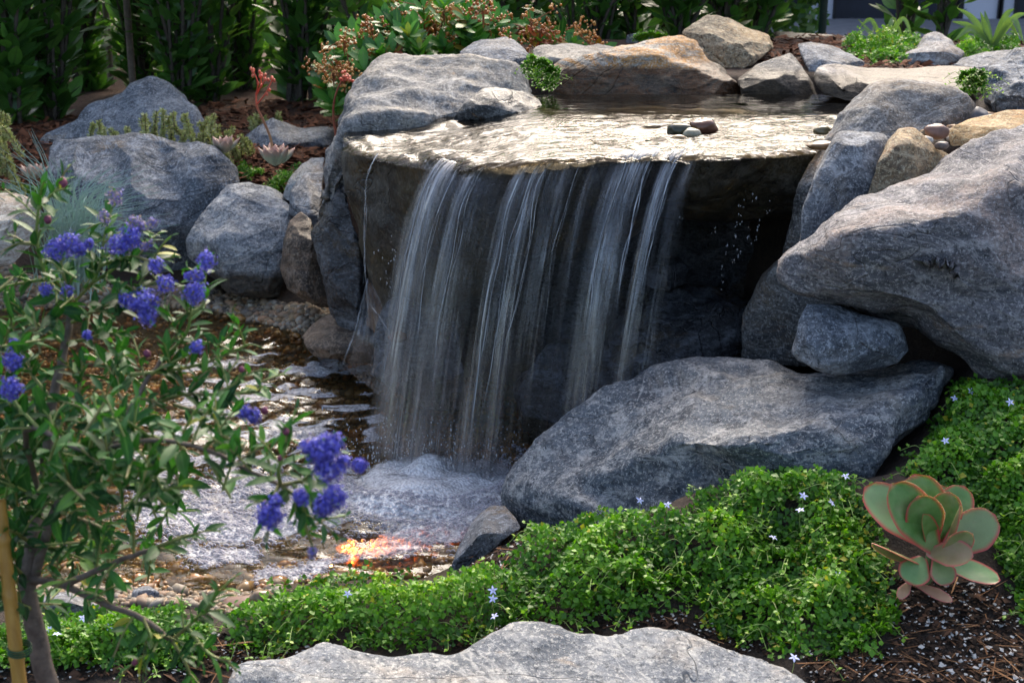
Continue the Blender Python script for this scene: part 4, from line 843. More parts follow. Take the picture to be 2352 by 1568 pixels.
single('pebble', 'pale cream stone in the ripples below the reddish brown stone', 1589, 308, 3.07, .020, (.35, .32, .22), 3, rough=.12)
single('pebble', 'small tan stone in the ripples lowest of the cluster', 1560, 322, 3.03, .019, (.26, .16, .06), 4, rough=.12)
single('pebble', 'olive brown stone in the ripples near the tall rounded boulder', 1888, 300, 3.02, .018, (.20, .16, .08), 5, rough=.15)
single('pebble', 'flat orange-brown stone on the right end of the slab', 1893, 335, 2.86, .024, (.25, .14, .06), 6, rough=.3, dims=(1.4, .8, .4))
single('pebble', 'speckled pinkish brown stone beside the smooth ochre-orange rock', 2152, 303, 2.80, .022, (.22, .12, .09), 7, dims=(1.1, .8, .7))
single('pebble', 'small white stone next to the speckled pinkish brown stone', 2128, 322, 2.77, .014, (.5, .48, .44), 8)
single('pebble', 'small grey-brown stone under the speckled pinkish brown stone', 2163, 335, 2.74, .014, (.18, .14, .12), 9)
single('rock', 'small dark pointed rock in the gap left of the dark blue-grey boulder', 2245, 280, 3.0, .026, (.10, .10, .11), 10, dims=(.8, .8, 1.2))
single('rock', 'small black rock in the gap above the smooth ochre-orange rock', 2282, 283, 2.96, .030, (.035, .035, .04), 11, dims=(1.3, .8, .6), rough=.3)
single('rock', 'small brown rock stuck in the veil of water left of the fall', 913, 775, 3.06, .022, (.20, .08, .03), 12, rough=.15)
single('rock', 'reddish flat rock at the near shore left of the glow', 560, 1385, 2.05, .026, (.19, .10, .07), 13, dims=(1.3, .8, .35), rough=.6)
single('rock', 'tan rounded rock at the near shore beside the dark lamp', 600, 1370, 2.04, .020, (.24, .16, .09), 14, rough=.25)

# ------------------------------------------------------------------ pond lamp, lit, just under the water at the near shore
LP = PZ(770, 1318, -.035)
lamp = empty('pond_lamp', LP, 'small black underwater lamp throwing orange light at the near shore', 'lamp')
mb = MB(); t_ = np.array([[0, 0, 0], [0, .0, .004], [0, .0, .026]]); tube(mb, LP + np.array([[.0, .0, -.03], [0, .006, -.012], [0, .012, .004]]), [.020, .024, .024], 20); HM, nt, out = newmat('lamp_housing'); principled(NG(nt), out, Base_Color=(.012, .012, .013), Roughness=.35)
mb.build('housing', HM, lamp, loc=LP)
EM, nt, out = newmat('lamp_lens'); e = NG(nt).n('Emission'); e.inputs[0].default_value = (1, .55, .14, 1); e.inputs[1].default_value = 30; nt.links.new(e.outputs[0], out.inputs[0])
mb = MB(); a = np.linspace(0, 2 * np.pi, 20, endpoint=False); mb.add(np.vstack([LP + np.array([0, .012, .005]), LP + np.stack([.021 * np.cos(a), .012 + .021 * np.sin(a), .003 + 0 * a], 1)]), [(0, 1 + k, 1 + (k + 1) % 20) for k in range(20)]); mb.build('lens', EM, lamp, loc=LP)
ld = bpy.data.lights.new('lamp_glow', 'SPOT'); ld.energy = 9; ld.spot_size = R(50); ld.spot_blend = .8; ld.color = (1, .24, .02); ld.shadow_soft_size = .02; lo = bpy.data.objects.new('lamp_glow', ld); COL.objects.link(lo); lo.parent = lamp; lo.location = (.0, .03, .04); lo.rotation_euler = Vector((1, .22, -.44)).to_track_quat('-Z', 'Y').to_euler()
# ------------------------------------------------------------------ plants
def leafmat(name, stops, rough=.45, transl=.28, vein=None, spec=.5, vary=.25):
    m, nt, out = newmat(name); g = NG(nt); c = g.ramp(g.attr('rnd'), stops)
    c = g.mix(g.ramp(g.noise(g.pos(), 60, 3), [(.35, 0.0), (.7, vary)]), c, tuple(x * .45 for x in stops[0][1]))
    if vein is not None:
        a = g.math('ABSOLUTE', g.attr('lu')); c = g.mix(g.ramp(a, [(0, .75), (.22, 0.0)]), c, vein)
    b = g.n('BsdfPrincipled'); g.L(c, b.inputs['Base Color']); b.inputs['Roughness'].default_value = rough; b.inputs['Specular IOR Level'].default_value = spec
    t = g.n('BsdfTranslucent'); g.L(g.mix(1.0, c, (1.0, 1.15, .45), 'MULTIPLY'), t.inputs[0]); mx = g.n('MixShader'); mx.inputs[0].default_value = transl
    g.L(b.outputs[0], mx.inputs[1]); g.L(t.outputs[0], mx.inputs[2]); g.L(mx.outputs[0], out.inputs['Surface']); return m
def plain(name, col, rough=.6, col2=None, sc=40, bump=0, spec=.4):
    m, nt, out = newmat(name); g = NG(nt)
    c = g.mix(g.ramp(g.noise(g.obj(), sc, 5, .65), [(.35, 0.0), (.65, 1.0)]), col, col2 or tuple(x * .55 for x in col)); kw = {}
    if bump: kw['Normal'] = g.bump(g.noise(g.obj(), sc * 2, 5, .7), bump)
    principled(g, out, Base_Color=c, Roughness=rough, Specular_IOR_Level=spec, **kw); return m
def unit(a): return a / (np.linalg.norm(a, axis=-1, keepdims=True) + 1e-9)
def around(tg, ang, tilt):             # leaf directions around stem tangents
    ref = np.where(np.abs(tg[:, 2:3]) > .9, np.array([[1., 0, 0]]), np.array([[0, 0, 1.]])); a = unit(np.cross(tg, ref)); b = np.cross(tg, a)
    rad = np.cos(ang)[:, None] * a + np.sin(ang)[:, None] * b; return unit(tg * np.cos(tilt)[:, None] + rad * np.sin(tilt)[:, None]), rad
def put_leaves(mb, P, D, Nn, L, tmpl, rnd, wid=None):
    M = frames(D, Nn); M = M * L[:, None, None]
    if wid is not None: M[:, :, 0] *= wid[:, None]
    tv, tf, la = tmpl; scatter(mb, tv, tf, M, P, tat={'lu': la}, rnd=rnd)

# -- creeper: low mats of tiny round leaves
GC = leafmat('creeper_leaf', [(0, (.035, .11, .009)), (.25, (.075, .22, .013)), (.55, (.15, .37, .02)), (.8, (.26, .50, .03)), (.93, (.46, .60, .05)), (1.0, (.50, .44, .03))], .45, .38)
GS = plain('creeper_stem', (.20, .34, .06), .5, (.30, .36, .12))
FLW = plain('star_petal', (.55, .58, .92), .5, (.68, .70, .95), 200); FLC = plain('star_eye', (.75, .78, .65), .5)
TL = leaf_template(2, w=.85, fold=.18, curl=.12, taper=.75)
def sample_px(poly, n, soft=14):
    bx = np.array(poly)[:, :2]; U = []; V = []; c = 0
    while c < n:
        u = rng.uniform(bx[:, 0].min(), bx[:, 0].max(), n * 2); v = rng.uniform(bx[:, 1].min(), bx[:, 1].max(), n * 2)
        d = dist_poly(u, v, poly); k = d > rng.normal(0, soft, len(u)); U.append(u[k]); V.append(v[k]); c += k.sum()
    return np.concatenate(U)[:n], np.concatenate(V)[:n]
def creeper(label, polys, n, H=.04, leaf=.0052, stems=120, gap=.32, seed=0, soft=14, on=None, edge_px=70):
    mb = MB(); ms = MB(); PP = []
    for poly, frac in polys:
        u, v = sample_px(poly, int(n * frac), soft); G = on_ground(u, v) if on is None else on(u, v)
        ed = sstep(-10, edge_px, dist_poly(u, v, poly)); PP.append((G, ed, int(stems * frac)))
    for G, ed, ns in PP:
        p = np.stack([G[:, 0], G[:, 1], 0 * G[:, 0] + seed], 1); clump = fbm(p * 11, 3); gp = fbm(p * 26 + 5, 3)
        keep = (gp > -1 + gap * 2.2 * rng.random(len(G))) & (clump > -.75); G = G[keep]; ed = ed[keep]; clump = clump[keep]; p = p[keep]
        h = H * (.35 + .65 * ed) * (.55 + .95 * clump).clip(.10, 1.6) * rng.random(len(G)) ** .38
        e = .01; gx_ = (fbm((p + [e, 0, 0]) * 11, 2) - fbm((p - [e, 0, 0]) * 11, 2)) / (2 * e) * H * .6; gy_ = (fbm((p + [0, e, 0]) * 11, 2) - fbm((p - [0, e, 0]) * 11, 2)) / (2 * e) * H * .6
        up = unit(np.stack([-gx_, -gy_ - .25, 1 + 0 * gx_], 1) + rng.normal(0, .35, (len(G), 3))); C = G + np.array([0, 0, 1]) * h[:, None] + np.array([0, 0, .003])
        k = 5
        for j in range(k):
            ang = rng.uniform(0, 2 * np.pi, len(C)) if j % 2 == 0 else ang + np.pi + rng.normal(0, .3, len(C))
            tilt = rng.uniform(.9, 1.5, len(C)) if j < 4 else rng.uniform(.2, .6, len(C)); D, rad = around(up, ang, tilt); L = leaf * rng.lognormal(0, .28, len(C)).clip(.5, 1.7)
            Pl = C - up * (j // 2) * leaf * .55 + D * leaf * .15; nrm = unit(up + rng.normal(0, .28, (len(C), 3)))
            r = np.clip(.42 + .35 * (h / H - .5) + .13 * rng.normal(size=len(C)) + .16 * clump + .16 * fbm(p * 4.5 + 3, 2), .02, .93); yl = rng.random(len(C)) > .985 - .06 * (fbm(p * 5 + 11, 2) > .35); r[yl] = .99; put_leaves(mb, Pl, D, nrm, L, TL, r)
        ch = rng.integers(0, len(C), ns)
        for i in ch:
            a = rng.uniform(0, 6.28); l = rng.uniform(.02, .055); d = np.array([math.cos(a), math.sin(a) * .9 - .2, 0]); A = C[i] - [0, 0, .012]
            q = smooth_path([A, A + d * l * .4 + [0, 0, l * .28], A + d * l + [0, 0, l * rng.uniform(-.2, .25)]], 4); tube(ms, q, .00055, 4)
            D, _ = around(np.repeat(unit(d)[None], 4, 0), rng.uniform(0, 6.28, 4), np.full(4, 1.0)); put_leaves(mb, q[[-1, -1, -3, -3]], D, np.array([[0, 0, 1.]] * 4), np.full(4, leaf), TL, rng.uniform(.55, .9, 4))
    o = empty('creeper', PP[0][0][0], label, 'ground cover', kind='stuff'); lo = PP[0][0][0]
    f = mb.build('creeper_foliage', GC, o, loc=lo); f['kind'] = 'stuff'; s = ms.build('creeper_stems', GS, o, loc=lo); s['kind'] = 'stuff'
    return o
P1a = [(520, 1450), (545, 1415), (640, 1368), (780, 1352), (900, 1350), (1030, 1342), (1100, 1330), (1170, 1325), (1205, 1245), (1300, 1212), (1500, 1196), (1560, 1205), (1600, 1160), (1700, 1115), (1800, 1092), (1930, 1105), (1985, 1170), (2005, 1230), (2010, 1290), (2045, 1370), (2060, 1440), (2030, 1490), (1900, 1520), (1800, 1505), (1690, 1470), (1640, 1440), (1600, 1370), (1545, 1390), (1450, 1420), (1300, 1430), (1180, 1430), (1090, 1470), (980, 1490), (800, 1470), (640, 1490), (540, 1480)]
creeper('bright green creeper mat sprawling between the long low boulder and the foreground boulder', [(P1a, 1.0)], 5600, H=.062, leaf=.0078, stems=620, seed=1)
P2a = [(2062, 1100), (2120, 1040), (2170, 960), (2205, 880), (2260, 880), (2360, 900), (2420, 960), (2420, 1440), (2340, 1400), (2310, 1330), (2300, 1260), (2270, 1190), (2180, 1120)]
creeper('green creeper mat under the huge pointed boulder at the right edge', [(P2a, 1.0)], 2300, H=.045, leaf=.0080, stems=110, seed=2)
P3a = [(-30, 1470), (60, 1440), (160, 1430), (240, 1410), (330, 1410), (430, 1425), (490, 1450), (480, 1500), (400, 1540), (250, 1540), (100, 1545), (-30, 1540)]
creeper('green creeper patch beneath the blue-flowered shrub in the lower left corner', [(P3a, 1.0)], 1700, H=.05, leaf=.0072, stems=90, seed=3)
creeper('small creeper tuft hanging beside the big arched rock', [([(1195, 165), (1220, 150), (1260, 158), (1285, 175), (1285, 200), (1262, 215), (1235, 200)], 1.0)], 420, H=.04, leaf=.0062, stems=26, seed=4, soft=5, on=lambda u, v: np.stack([PD(a, b, 3.70) for a, b in zip(u, v)]), edge_px=20)
creeper('green creeper mound above the wedge rock on the far rim', [([(1935, 118), (1960, 105), (2060, 100), (2120, 112), (2090, 140), (2040, 152), (1980, 140)], 1.0)], 1500, H=.07, leaf=.0075, stems=40, seed=5, soft=5, edge_px=20)
creeper('green creeper mound around the foot of the spider plant', [([(2190, 130), (2230, 108), (2330, 100), (2345, 118), (2260, 128), (2215, 140)], 1.0)], 1100, H=.07, leaf=.0075, stems=30, seed=6, soft=5, edge_px=20)
creeper('bushy creeper sprig in the gap left of the dark blue-grey boulder', [([(2195, 205), (2215, 185), (2255, 175), (2262, 215), (2220, 225)], 1.0)], 330, H=.045, leaf=.0066, stems=40, seed=7, soft=5, on=lambda u, v: np.stack([PD(a, b, 3.14) for a, b in zip(u, v)]), edge_px=20)
creeper('green creeper patch left of the rosette succulent by the peaked shore rock', [([(540, 395), (560, 382), (600, 390), (605, 405), (570, 412)], 1.0)], 350, H=.03, leaf=.006, stems=10, seed=8, soft=4, edge_px=20)
creeper('green creeper patch right of the tall-stalked rosette succulent', [([(615, 430), (640, 400), (690, 378), (690, 400), (655, 440), (625, 450)], 1.0)], 480, H=.035, leaf=.006, stems=30, seed=9, soft=4, edge_px=20)
creeper('thin creeper strip above the smooth tan rock at the left edge', [([(0, 440), (60, 430), (110, 436), (100, 450), (0, 452)], 1.0)], 260, H=.03, leaf=.006, stems=6, seed=10, soft=4, edge_px=20)
creeper('little creeper tuft on the small grey rock above the rusty boulder', [([(1455, 95), (1480, 88), (1535, 90), (1530, 100), (1470, 102)], 1.0)], 200, H=.03, leaf=.007, stems=6, seed=11, soft=3, on=lambda u, v: np.stack([PD(a, b, 4.36) for a, b in zip(u, v)]), edge_px=20)
# pale blue star flowers standing in the mats
def star(label, u, v, lift=.0, size=.0075, near='x'):
    P = on_ground([u], [v + lift])[0]; y = P[1] - .032; C = PD(u, v, y); up = unit(np.array([rng.normal(0, .35), -.5 + rng.normal(0, .3), .8]))
    o = empty('star_flower', C, label, 'flower', 'pale blue star flowers in the creeper'); mb = MB(); t5 = leaf_template(3, w=.42, fold=.1, curl=.25, taper=.8)
    a = np.arange(5) * 2 * np.pi / 5 + rng.random(); D, _ = around(np.repeat(up[None], 5, 0), a, np.full(5, 1.35) + rng.normal(0, .12, 5)); put_leaves(mb, np.repeat(C[None], 5, 0), D, np.repeat(up[None], 5, 0), np.full(5, size) * rng.uniform(.85, 1.1, 5), t5, rng.random(5)); mb.build('petals', FLW, o, loc=C)
    mb = MB(); tube(mb, [C, C + up * .0012], [.0011, .0008], 6); mb.build('flower_eye', FLC, o, loc=C)
    mb = MB(); tube(mb, smooth_path([C - up * .001, C - [0, 0, .014], [C[0] + rng.normal(0, .004), C[1] + .006, C[2] - .034]], 4), .0005, 4); mb.build('flower_stem', GS, o, loc=C)
for L, u, v in [('pale blue star flower highest over the dark left face of the long low boulder', 1254, 1150), ('pale blue star flower just under the highest one beside the long low boulder', 1247, 1176), ('pale blue star flower seen side-on against the long low boulder', 1330, 1140), ('pale blue star flower tilted back against the long low boulder', 1377, 1131),
                ('half open blue star flower with a brown tip in the middle of the front mat', 1132, 1355), ('small blue star flower below the half open one in the front mat', 1132, 1374), ('blue star flower low in the front mat above the foreground boulder', 1136, 1414), ('small blue star flower at the left of the front mat near the orange glow', 798, 1363),
                ('small faded star flower on the crest of the front mat', 1470, 1149), ('small star flower facing the gap in the crest of the front mat', 1533, 1158), ('blue star flower topmost in the mat under the brown end of the long low boulder', 1877, 1063), ('blue star flower at the upper right edge of the front mat', 1942, 1093),
                ('blue star flower side-on in the upper right of the front mat', 1845, 1138), ('narrow blue star flower below the side-on one', 1838, 1170), ('wide open pale star flower in the centre right of the front mat', 1776, 1233), ('tiny blue bud-like flower left of the paddle succulent', 1910, 1154),
                ('tiny deep blue flower above the yellowing leaves', 1924, 1318), ('pair-like blue star flower lying on the soil at the lower edge of the front mat', 1824, 1509), ('wide open star flower beside the right end of the long low boulder', 2193, 915), ('star flower seen edge-on under the huge pointed boulder', 2230, 899),
                ('flat open star flower in the right mat above the paddle succulent', 2171, 1012), ('small star flower at the right edge of the right mat', 2320, 923), ('bright star flower in the lower left patch beside the bamboo stake', 250, 1439), ('white-blue star flower nearest the bamboo stake', 114, 1444),
                ('star flower just right of the one nearest the bamboo stake', 131, 1455), ('small pale flower in front of the speckled near-shore rock', 190, 1418)]:
    star(L, u, v, 34)

# -- paddle succulent
m, nt, out = newmat('paddle_leaf'); g = NG(nt); e = g.attr('edge'); n_ = g.noise(g.pos(), 38, 4, .6)
c = g.mix(g.ramp(n_, [(.35, 0.0), (.7, 1.0)]), (.09, .22, .04), (.20, .33, .10)); c = g.mix(g.ramp(g.attr('bloom'), [(0, 0.0), (1, .75)]), c, (.28, .40, .19))
c = g.mix(g.ramp(g.math('ADD', e, g.math('MULTIPLY', g.noise(g.pos(), 90, 4), .10)), [(.70, 0.0), (.88, .5), (.97, .95)]), c, (.52, .05, .05)); c = g.mix(g.ramp(g.attr('pink'), [(0, .0), (1, .65)]), c, (.50, .17, .16)); c = g.mix(g.ramp(g.noise(g.pos(), 260, 3, .7), [(.62, 0.0), (.72, .45)]), c, (.16, .10, .06)); c = g.mix(g.ramp(g.noise(g.pos(), 14, 4, .6), [(.5, 0.0), (.7, .35)]), c, (.42, .20, .17))
b = principled(g, out, Base_Color=c, Roughness=.42, Specular_IOR_Level=.45); b.inputs['Subsurface Weight'].default_value = .15; b.inputs['Subsurface Radius'].default_value = (.006, .008, .003); b.inputs['Subsurface Scale'].default_value = .5
PADM = m
def paddle(par, B, T, w, face, cup=.18, bend=.0, pink=0., bloom=0., th=.0035, name='leaf', origin=None, ps=.62):
    B = np.array(B); T = np.array(T); L = np.linalg.norm(T - B); d = (T - B) / L; x = unit(np.cross(d, face)); zn = np.cross(x, d)
    na, nb_ = 16, 11; V = []; E = []
    for side in (1, -1):
        for i in range(na + 1):
            t = i / na; prof_ = max(.0, math.sin(math.pi * min(1, (t ** 1.35)) ** 1.0)) if 0 else ((.22 + .78 * min(1, t / .55) ** .8) * (1 - max(0, (t - .45) / .55) ** 2.6) ** .5); ww = w / 2 * max(.09 if t < .9 else .02, prof_)
            for j in range(nb_):
                s_ = -1 + 2 * j / (nb_ - 1); edge = 1 - abs(s_) ** 1 ; tk = th * (1 - abs(s_) ** 3) * (1 - t ** 6) * .5
                z_ = cup * ww * s_ * s_ - bend * L * math.sin(math.pi * t / 2) ** 2 + .01 * w * math.sin(9 * t + 4 * s_)
                V.append(B + d * L * t + x * ww * s_ + zn * (z_ + side * tk)); dd = min((1 - abs(s_)) * ww, (1 - t) * L * .9) / w; E.append(1 - min(1, dd * 3.2))
    idx = np.arange((na + 1) * nb_).reshape(na + 1, nb_); f = np.stack([idx[:-1, :-1], idx[:-1, 1:], idx[1:, 1:], idx[1:, :-1]], -1).reshape(-1, 4); off = (na + 1) * nb_
    mb = MB(); mb.add(np.array(V), np.concatenate([f, f[:, ::-1] + off]), edge=np.array(E), pink=pink, bloom=bloom); return mb.build(name, PADM, par, loc=origin if origin is not None else B)
S0 = PD(2140, 1300, 1.885); pad = empty('paddle_succulent', S0, 'large green succulent rosette with red-edged paddle leaves on bare soil', 'succulent')
def PP_(u, v, dy): return PD(u, v, 1.885 + dy)
F1 = np.array([0, -1, .25])
for B, T, w, fc, kw in [((2160, 1262, .02), (1985, 1118, .075), .072, (.1, -.7, .6), dict(bloom=.9)), ((2135, 1250, .035), (2100, 1088, .06), .078, (0, -1, .3), dict()), ((2165, 1245, .04), (2158, 1112, .09), .055, (0, -1, .3), dict(pink=.2)), ((2150, 1250, .03), (2215, 1115, .06), .058, (-.35, -1, .25), dict(bloom=.2)),
                        ((2140, 1252, .015), (2180, 1128, .02), .060, (.1, -1, .1), dict()), ((2152, 1268, -.02), (2045, 1112, -.015), .072, (.5, -1, .2), dict(cup=.25)), ((2140, 1256, -.01), (2108, 1138, -.02), .062, (.1, -1, .15), dict(cup=.2)), ((2168, 1262, -.01), (2205, 1160, -.03), .030, (1, -.5, .2), dict(pink=.5, cup=.5)),
                        ((2165, 1272, .0), (2287, 1182, .015), .064, (-.1, -1, .6), dict(bloom=.6, cup=.2, pink=.2)), ((2150, 1275, .01), (2120, 1180, -.035), .030, (.4, -1, .2), dict(cup=.4)), ((2160, 1280, -.03), (2235, 1225, -.05), .034, (.1, -1, .8), dict(cup=.3, pink=.35)), ((2130, 1268, -.02), (2236, 1278, -.07), .044, (.0, -.75, .7), dict(pink=.55, cup=.3)), ((2140, 1285, -.01), (2300, 1326, -.045), .042, (.2, -.5, 1), dict(bloom=.55, bend=.06)),
                        ((2130, 1305, -.02), (2002, 1246, -.03), .030, (-.1, -.6, -.9), dict(pink=.5, cup=.35)), ((2150, 1275, -.03), (2175, 1345, -.06), .040, (.1, -.8, .6), dict(bloom=.2, pink=.2)), ((2120, 1280, -.02), (2085, 1340, -.05), .048, (-.2, -.8, .7), dict(bloom=.4)), ((2100, 1340, -.03), (2188, 1378, -.07), .022, (0, -.4, 1), dict(pink=.95, bend=.05)), ((2090, 1335, -.03), (2065, 1375, -.06), .018, (0, -.4, 1), dict(pink=.9))]:
    paddle(pad, PP_(*B), PP_(*T), w, np.array(fc, float), origin=S0, **kw)
mb = MB(); tube(mb, [PP_(2140, 1245, 0), PP_(2138, 1290, 0), PP_(2125, 1335, .01), PP_(2120, 1375, .02)], [.007, .008, .009, .009], 10); mb.build('stem', plain('paddle_stem', (.24, .34, .14), .5), pad, loc=S0)

# -- rosette succulents
m, nt, out = newmat('rosette_leaf'); g = NG(nt); c = g.mix(g.ramp(g.attr('tip'), [(.55, 0.0), (1, .9)]), (.30, .36, .24), (.50, .20, .18)); c = g.mix(g.ramp(g.attr('rnd'), [(.3, 0.0), (1, .5)]), c, (.45, .30, .24)); principled(g, out, Base_Color=c, Roughness=.5); ROSM = m
def rosette(label, u, v, y, r, n=26, warm=.3, stalk=None, seed=1):
    C = PD(u, v, y); o = empty('rosette_succulent', C, label, 'succulent'); vs, fs = ico(2); rs = np.random.default_rng(seed); mb = MB()
    for k in range(n):
        a = k * 2.39996; f = k / n; el = R(84 - 48 * f + rs.normal(0, 4)); L = r * (.55 + .5 * f); d = np.array([math.cos(a) * math.cos(el), math.sin(a) * math.cos(el), math.sin(el)]); nrm = np.array([-math.cos(a) * math.sin(el), -math.sin(a) * math.sin(el), math.cos(el)])
        x = np.cross(d, nrm); V = vs.copy(); t = (V[:, 1] + 1) / 2; w_ = (t ** .5) * (1 - t ** 3) ** .8 * 1.3; V2 = np.stack([V[:, 0] * .30 * w_, t, V[:, 2] * .13 * w_ + .10 * t * t], 1) * L
        mb.add(C + V2[:, :1] * x + V2[:, 1:2] * d + V2[:, 2:] * nrm, fs, tip=t, rnd=np.clip(warm + rs.normal(0, .15), 0, 1))
    mb.build('leaves', ROSM, o, loc=C)
    if stalk:
        pts, br = stalk; P = smooth_path([PD(*p) for p in pts], 6); mb = MB(); tube(mb, P, np.linspace(.0045, .0026, len(P)), 7, tip=np.linspace(0, 1, len(P))); buds = MB(); tv, tf = ico(1)
        for b_ in br:
            Q = smooth_path([PD(*p) for p in b_], 5); tube(mb, Q, np.linspace(.0024, .0015, len(Q)), 6, tip=1.0); 
            for j in range(5): c0 = Q[-1 - j * 2 if j < 3 else -1] + rs.normal(0, .006, 3); buds.add(tv * np.array([.0045, .0045, .0065]) + c0, tf)
        m, nt, out = newmat('flower_stalk'); g = NG(nt); principled(g, out, Base_Color=g.ramp(g.attr('tip'), [(0, (.32, .27, .15)), (.6, (.42, .16, .09)), (1, (.62, .09, .05))]), Roughness=.5)
        mb.build('flower_stalk', m, o, loc=C); buds.build('buds', plain('coral_bud', (.62, .09, .05), .5, (.75, .22, .12), 90), o, loc=C)
    return o
rosette('pale green rosette succulent with pink tips and a tall red flower stalk', 632, 382, 4.05, .078, 30, .15, (([(628, 370, 4.05), (622, 320, 4.04), (604, 275, 4.03), (590, 245, 4.02), (588, 215, 4.02)]), [[(588, 220, 4.02), (592, 190, 4.0), (580, 160, 4.0)], [(588, 220, 4.02), (600, 195, 4.02), (596, 168, 4.02)], [(590, 240, 4.02), (610, 215, 4.0), (625, 185, 4.0)], [(588, 215, 4.02), (605, 190, 3.99), (608, 175, 3.99)]]), 1)
rosette('small pinkish rosette succulent at the right end of the wavy-topped boulder', 517, 352, 4.22, .066, 24, .75, None, 2)
rosette('reddish rosette succulent half hidden by blue grass blades at the left', 78, 414, 4.0, .06, 22, .9, None, 3)
# arching coral flower stalk in front of the berry shrub
C = PD(772, 318, 4.2); o = empty('flower_stalk', C, 'arching coral flower stalk rising left of the big arched rock', 'flower'); P = smooth_path([PD(773, 318, 4.2), PD(766, 270, 4.18), PD(768, 230, 4.16), PD(780, 195, 4.14), PD(796, 172, 4.12), PD(806, 185, 4.11)], 6)
mb = MB(); tube(mb, P, np.linspace(.004, .0022, len(P)), 6); mb.build('stem', plain('coral_stem', (.42, .13, .08), .5), o, loc=C); mb = MB(); tv, tf = ico(1)
for k in range(16): mb.add(tv * .0055 + PD(796 + rng.normal(0, 7), 178 + rng.normal(0, 7), 4.11 + rng.normal(0, .01)), tf)
mb.build('buds', bpy.data.materials['coral_bud'], o, loc=C)
# -- yellow-green needle succulent clumps
SED = leafmat('needle_leaf', [(0, (.22, .26, .08)), (.5, (.50, .52, .22)), (1, (.66, .64, .38))], .6, .2); TS = leaf_template(2, w=.35, fold=.2, curl=.0)
def sedum(label, stems, hgt, cy, r=.014):
    C = PD(stems[0][0], stems[0][1], cy); o = empty('needle_succulent', C, label, 'succulent'); mb = MB(); stm = []
    for (u, v) in stems:
        T = PD(u + rng.normal(0, 2), v, cy + rng.normal(0, .03)); B = T - np.array([rng.normal(0, .02), rng.normal(0, .02), hgt * rng.uniform(.9, 1.3)]); P = smooth_path([B, (B + T) / 2 + rng.normal(0, .006, 3), T], 7); stm.append(P)
        n = int(190 * hgt / .07); t = rng.random(n) ** .8; Q = P[(t * (len(P) - 1)).astype(int)] + rng.normal(0, .0015, (n, 3)); D, _ = around(np.repeat(unit(T - B)[None], n, 0), rng.uniform(0, 6.28, n), rng.uniform(.7, 1.5, n)); put_leaves(mb, Q, D, unit(rng.normal(0, 1, (n, 3))), np.full(n, r), TS, rng.random(n))
    mb.build('leaves', SED, o, loc=C); sm = plain('needle_stem', (.18, .12, .06), .7)
    for q_ in stm:
        m1 = MB(); tube(m1, q_, .002, 5); m1.build('stem', sm, o, loc=C)
sedum('yellow-green needle-leaved clump crowded behind the wavy-topped boulder', [(322, 272), (335, 262), (345, 282), (360, 255), (372, 250), (385, 268), (398, 258), (410, 272), (425, 262), (440, 285), (455, 280), (330, 300), (350, 305), (375, 300), (395, 295), (415, 300), (440, 305), (465, 300), (480, 270), (492, 262), (500, 285), (488, 300), (505, 308), (470, 320), (450, 318), (520, 300), (535, 292), (548, 310), (530, 325), (510, 330), (555, 330), (560, 318)], .075, 4.42)
sedum('short yellow-green needle clump poking over the left of the wavy-topped boulder', [(215, 284), (225, 276), (235, 290), (248, 296), (262, 302), (228, 300), (290, 292), (268, 305)], .05, 4.42)
sedum('small needle-leaved tufts beside the low blue-grey rock', [(575, 270), (588, 262), (582, 282), (600, 275), (640, 258), (642, 268), (608, 268)], .05, 4.9)
sedum('yellow-green needle clump cut off by the left edge of the picture', [(-12, 262), (2, 258), (12, 262), (-5, 285), (10, 290), (20, 300), (0, 310), (14, 345), (-10, 330), (5, 330), (25, 380), (10, 385)], .09, 4.05, .014)

# -- blue grass tuft
BL = plain('blue_grass', (.23, .36, .30), .5, (.36, .48, .42), 30); o = empty('grass_tuft', PD(165, 660, 3.55), 'fine blue-green grass tuft fountaining in front of the wavy-topped boulder', 'grass'); mb = MB(); B0 = PD(160, 660, 3.55)
ends = [(305, 400), (100, 395), (20, 330), (5, 340), (125, 360), (135, 390), (65, 310), (180, 395), (215, 420), (245, 405), (262, 395), (290, 410), (320, 500), (350, 520), (330, 470), (0, 420), (-30, 400), (40, 360), (270, 450), (160, 380), (195, 410), (230, 440), (350, 440), (290, 480), (380, 560), (-20, 520)]
for k in range(230):
    u, v = ends[k % len(ends)] if k < 104 else (rng.normal(190, 95), rng.uniform(380, 560)); u += rng.normal(0, 10); v += rng.normal(0, 10)
    b_ = B0 + np.array([rng.normal(0, .035), rng.normal(0, .03), -.01]); T = PD(u, v, 3.5 + rng.normal(0, .08)); mid = b_ * .45 + T * .55 + np.array([0, 0, .05 + .03 * rng.random()]); mid[0] = b_[0] * .6 + T[0] * .4
    P = smooth_path([b_, mid, T], 7); n = len(P); w_ = np.linspace(.0016, .0003, n); s_ = unit(np.cross(np.gradient(P, axis=0), [0, -1, .2])); V = np.stack([P - s_ * w_[:, None], P + s_ * w_[:, None]], 1).reshape(-1, 3); mb.add(V, [(2 * i, 2 * i + 1, 2 * i + 3, 2 * i + 2) for i in range(n - 1)])
mb.build('blades', BL, o, loc=o.location); mb = MB()
for k in range(60):
    b_ = B0 + np.array([rng.normal(0, .04), -.02 + rng.normal(0, .02), -.01]); T = b_ + np.array([rng.normal(0, .05), -.03, rng.uniform(.01, .05)]); P = smooth_path([b_, (b_ + T) / 2 + [0, 0, .02], T], 4); tube(mb, P, .0007, 3)
mb.build('dry_blades', plain('dry_grass', (.42, .34, .18), .7), o, loc=o.location)
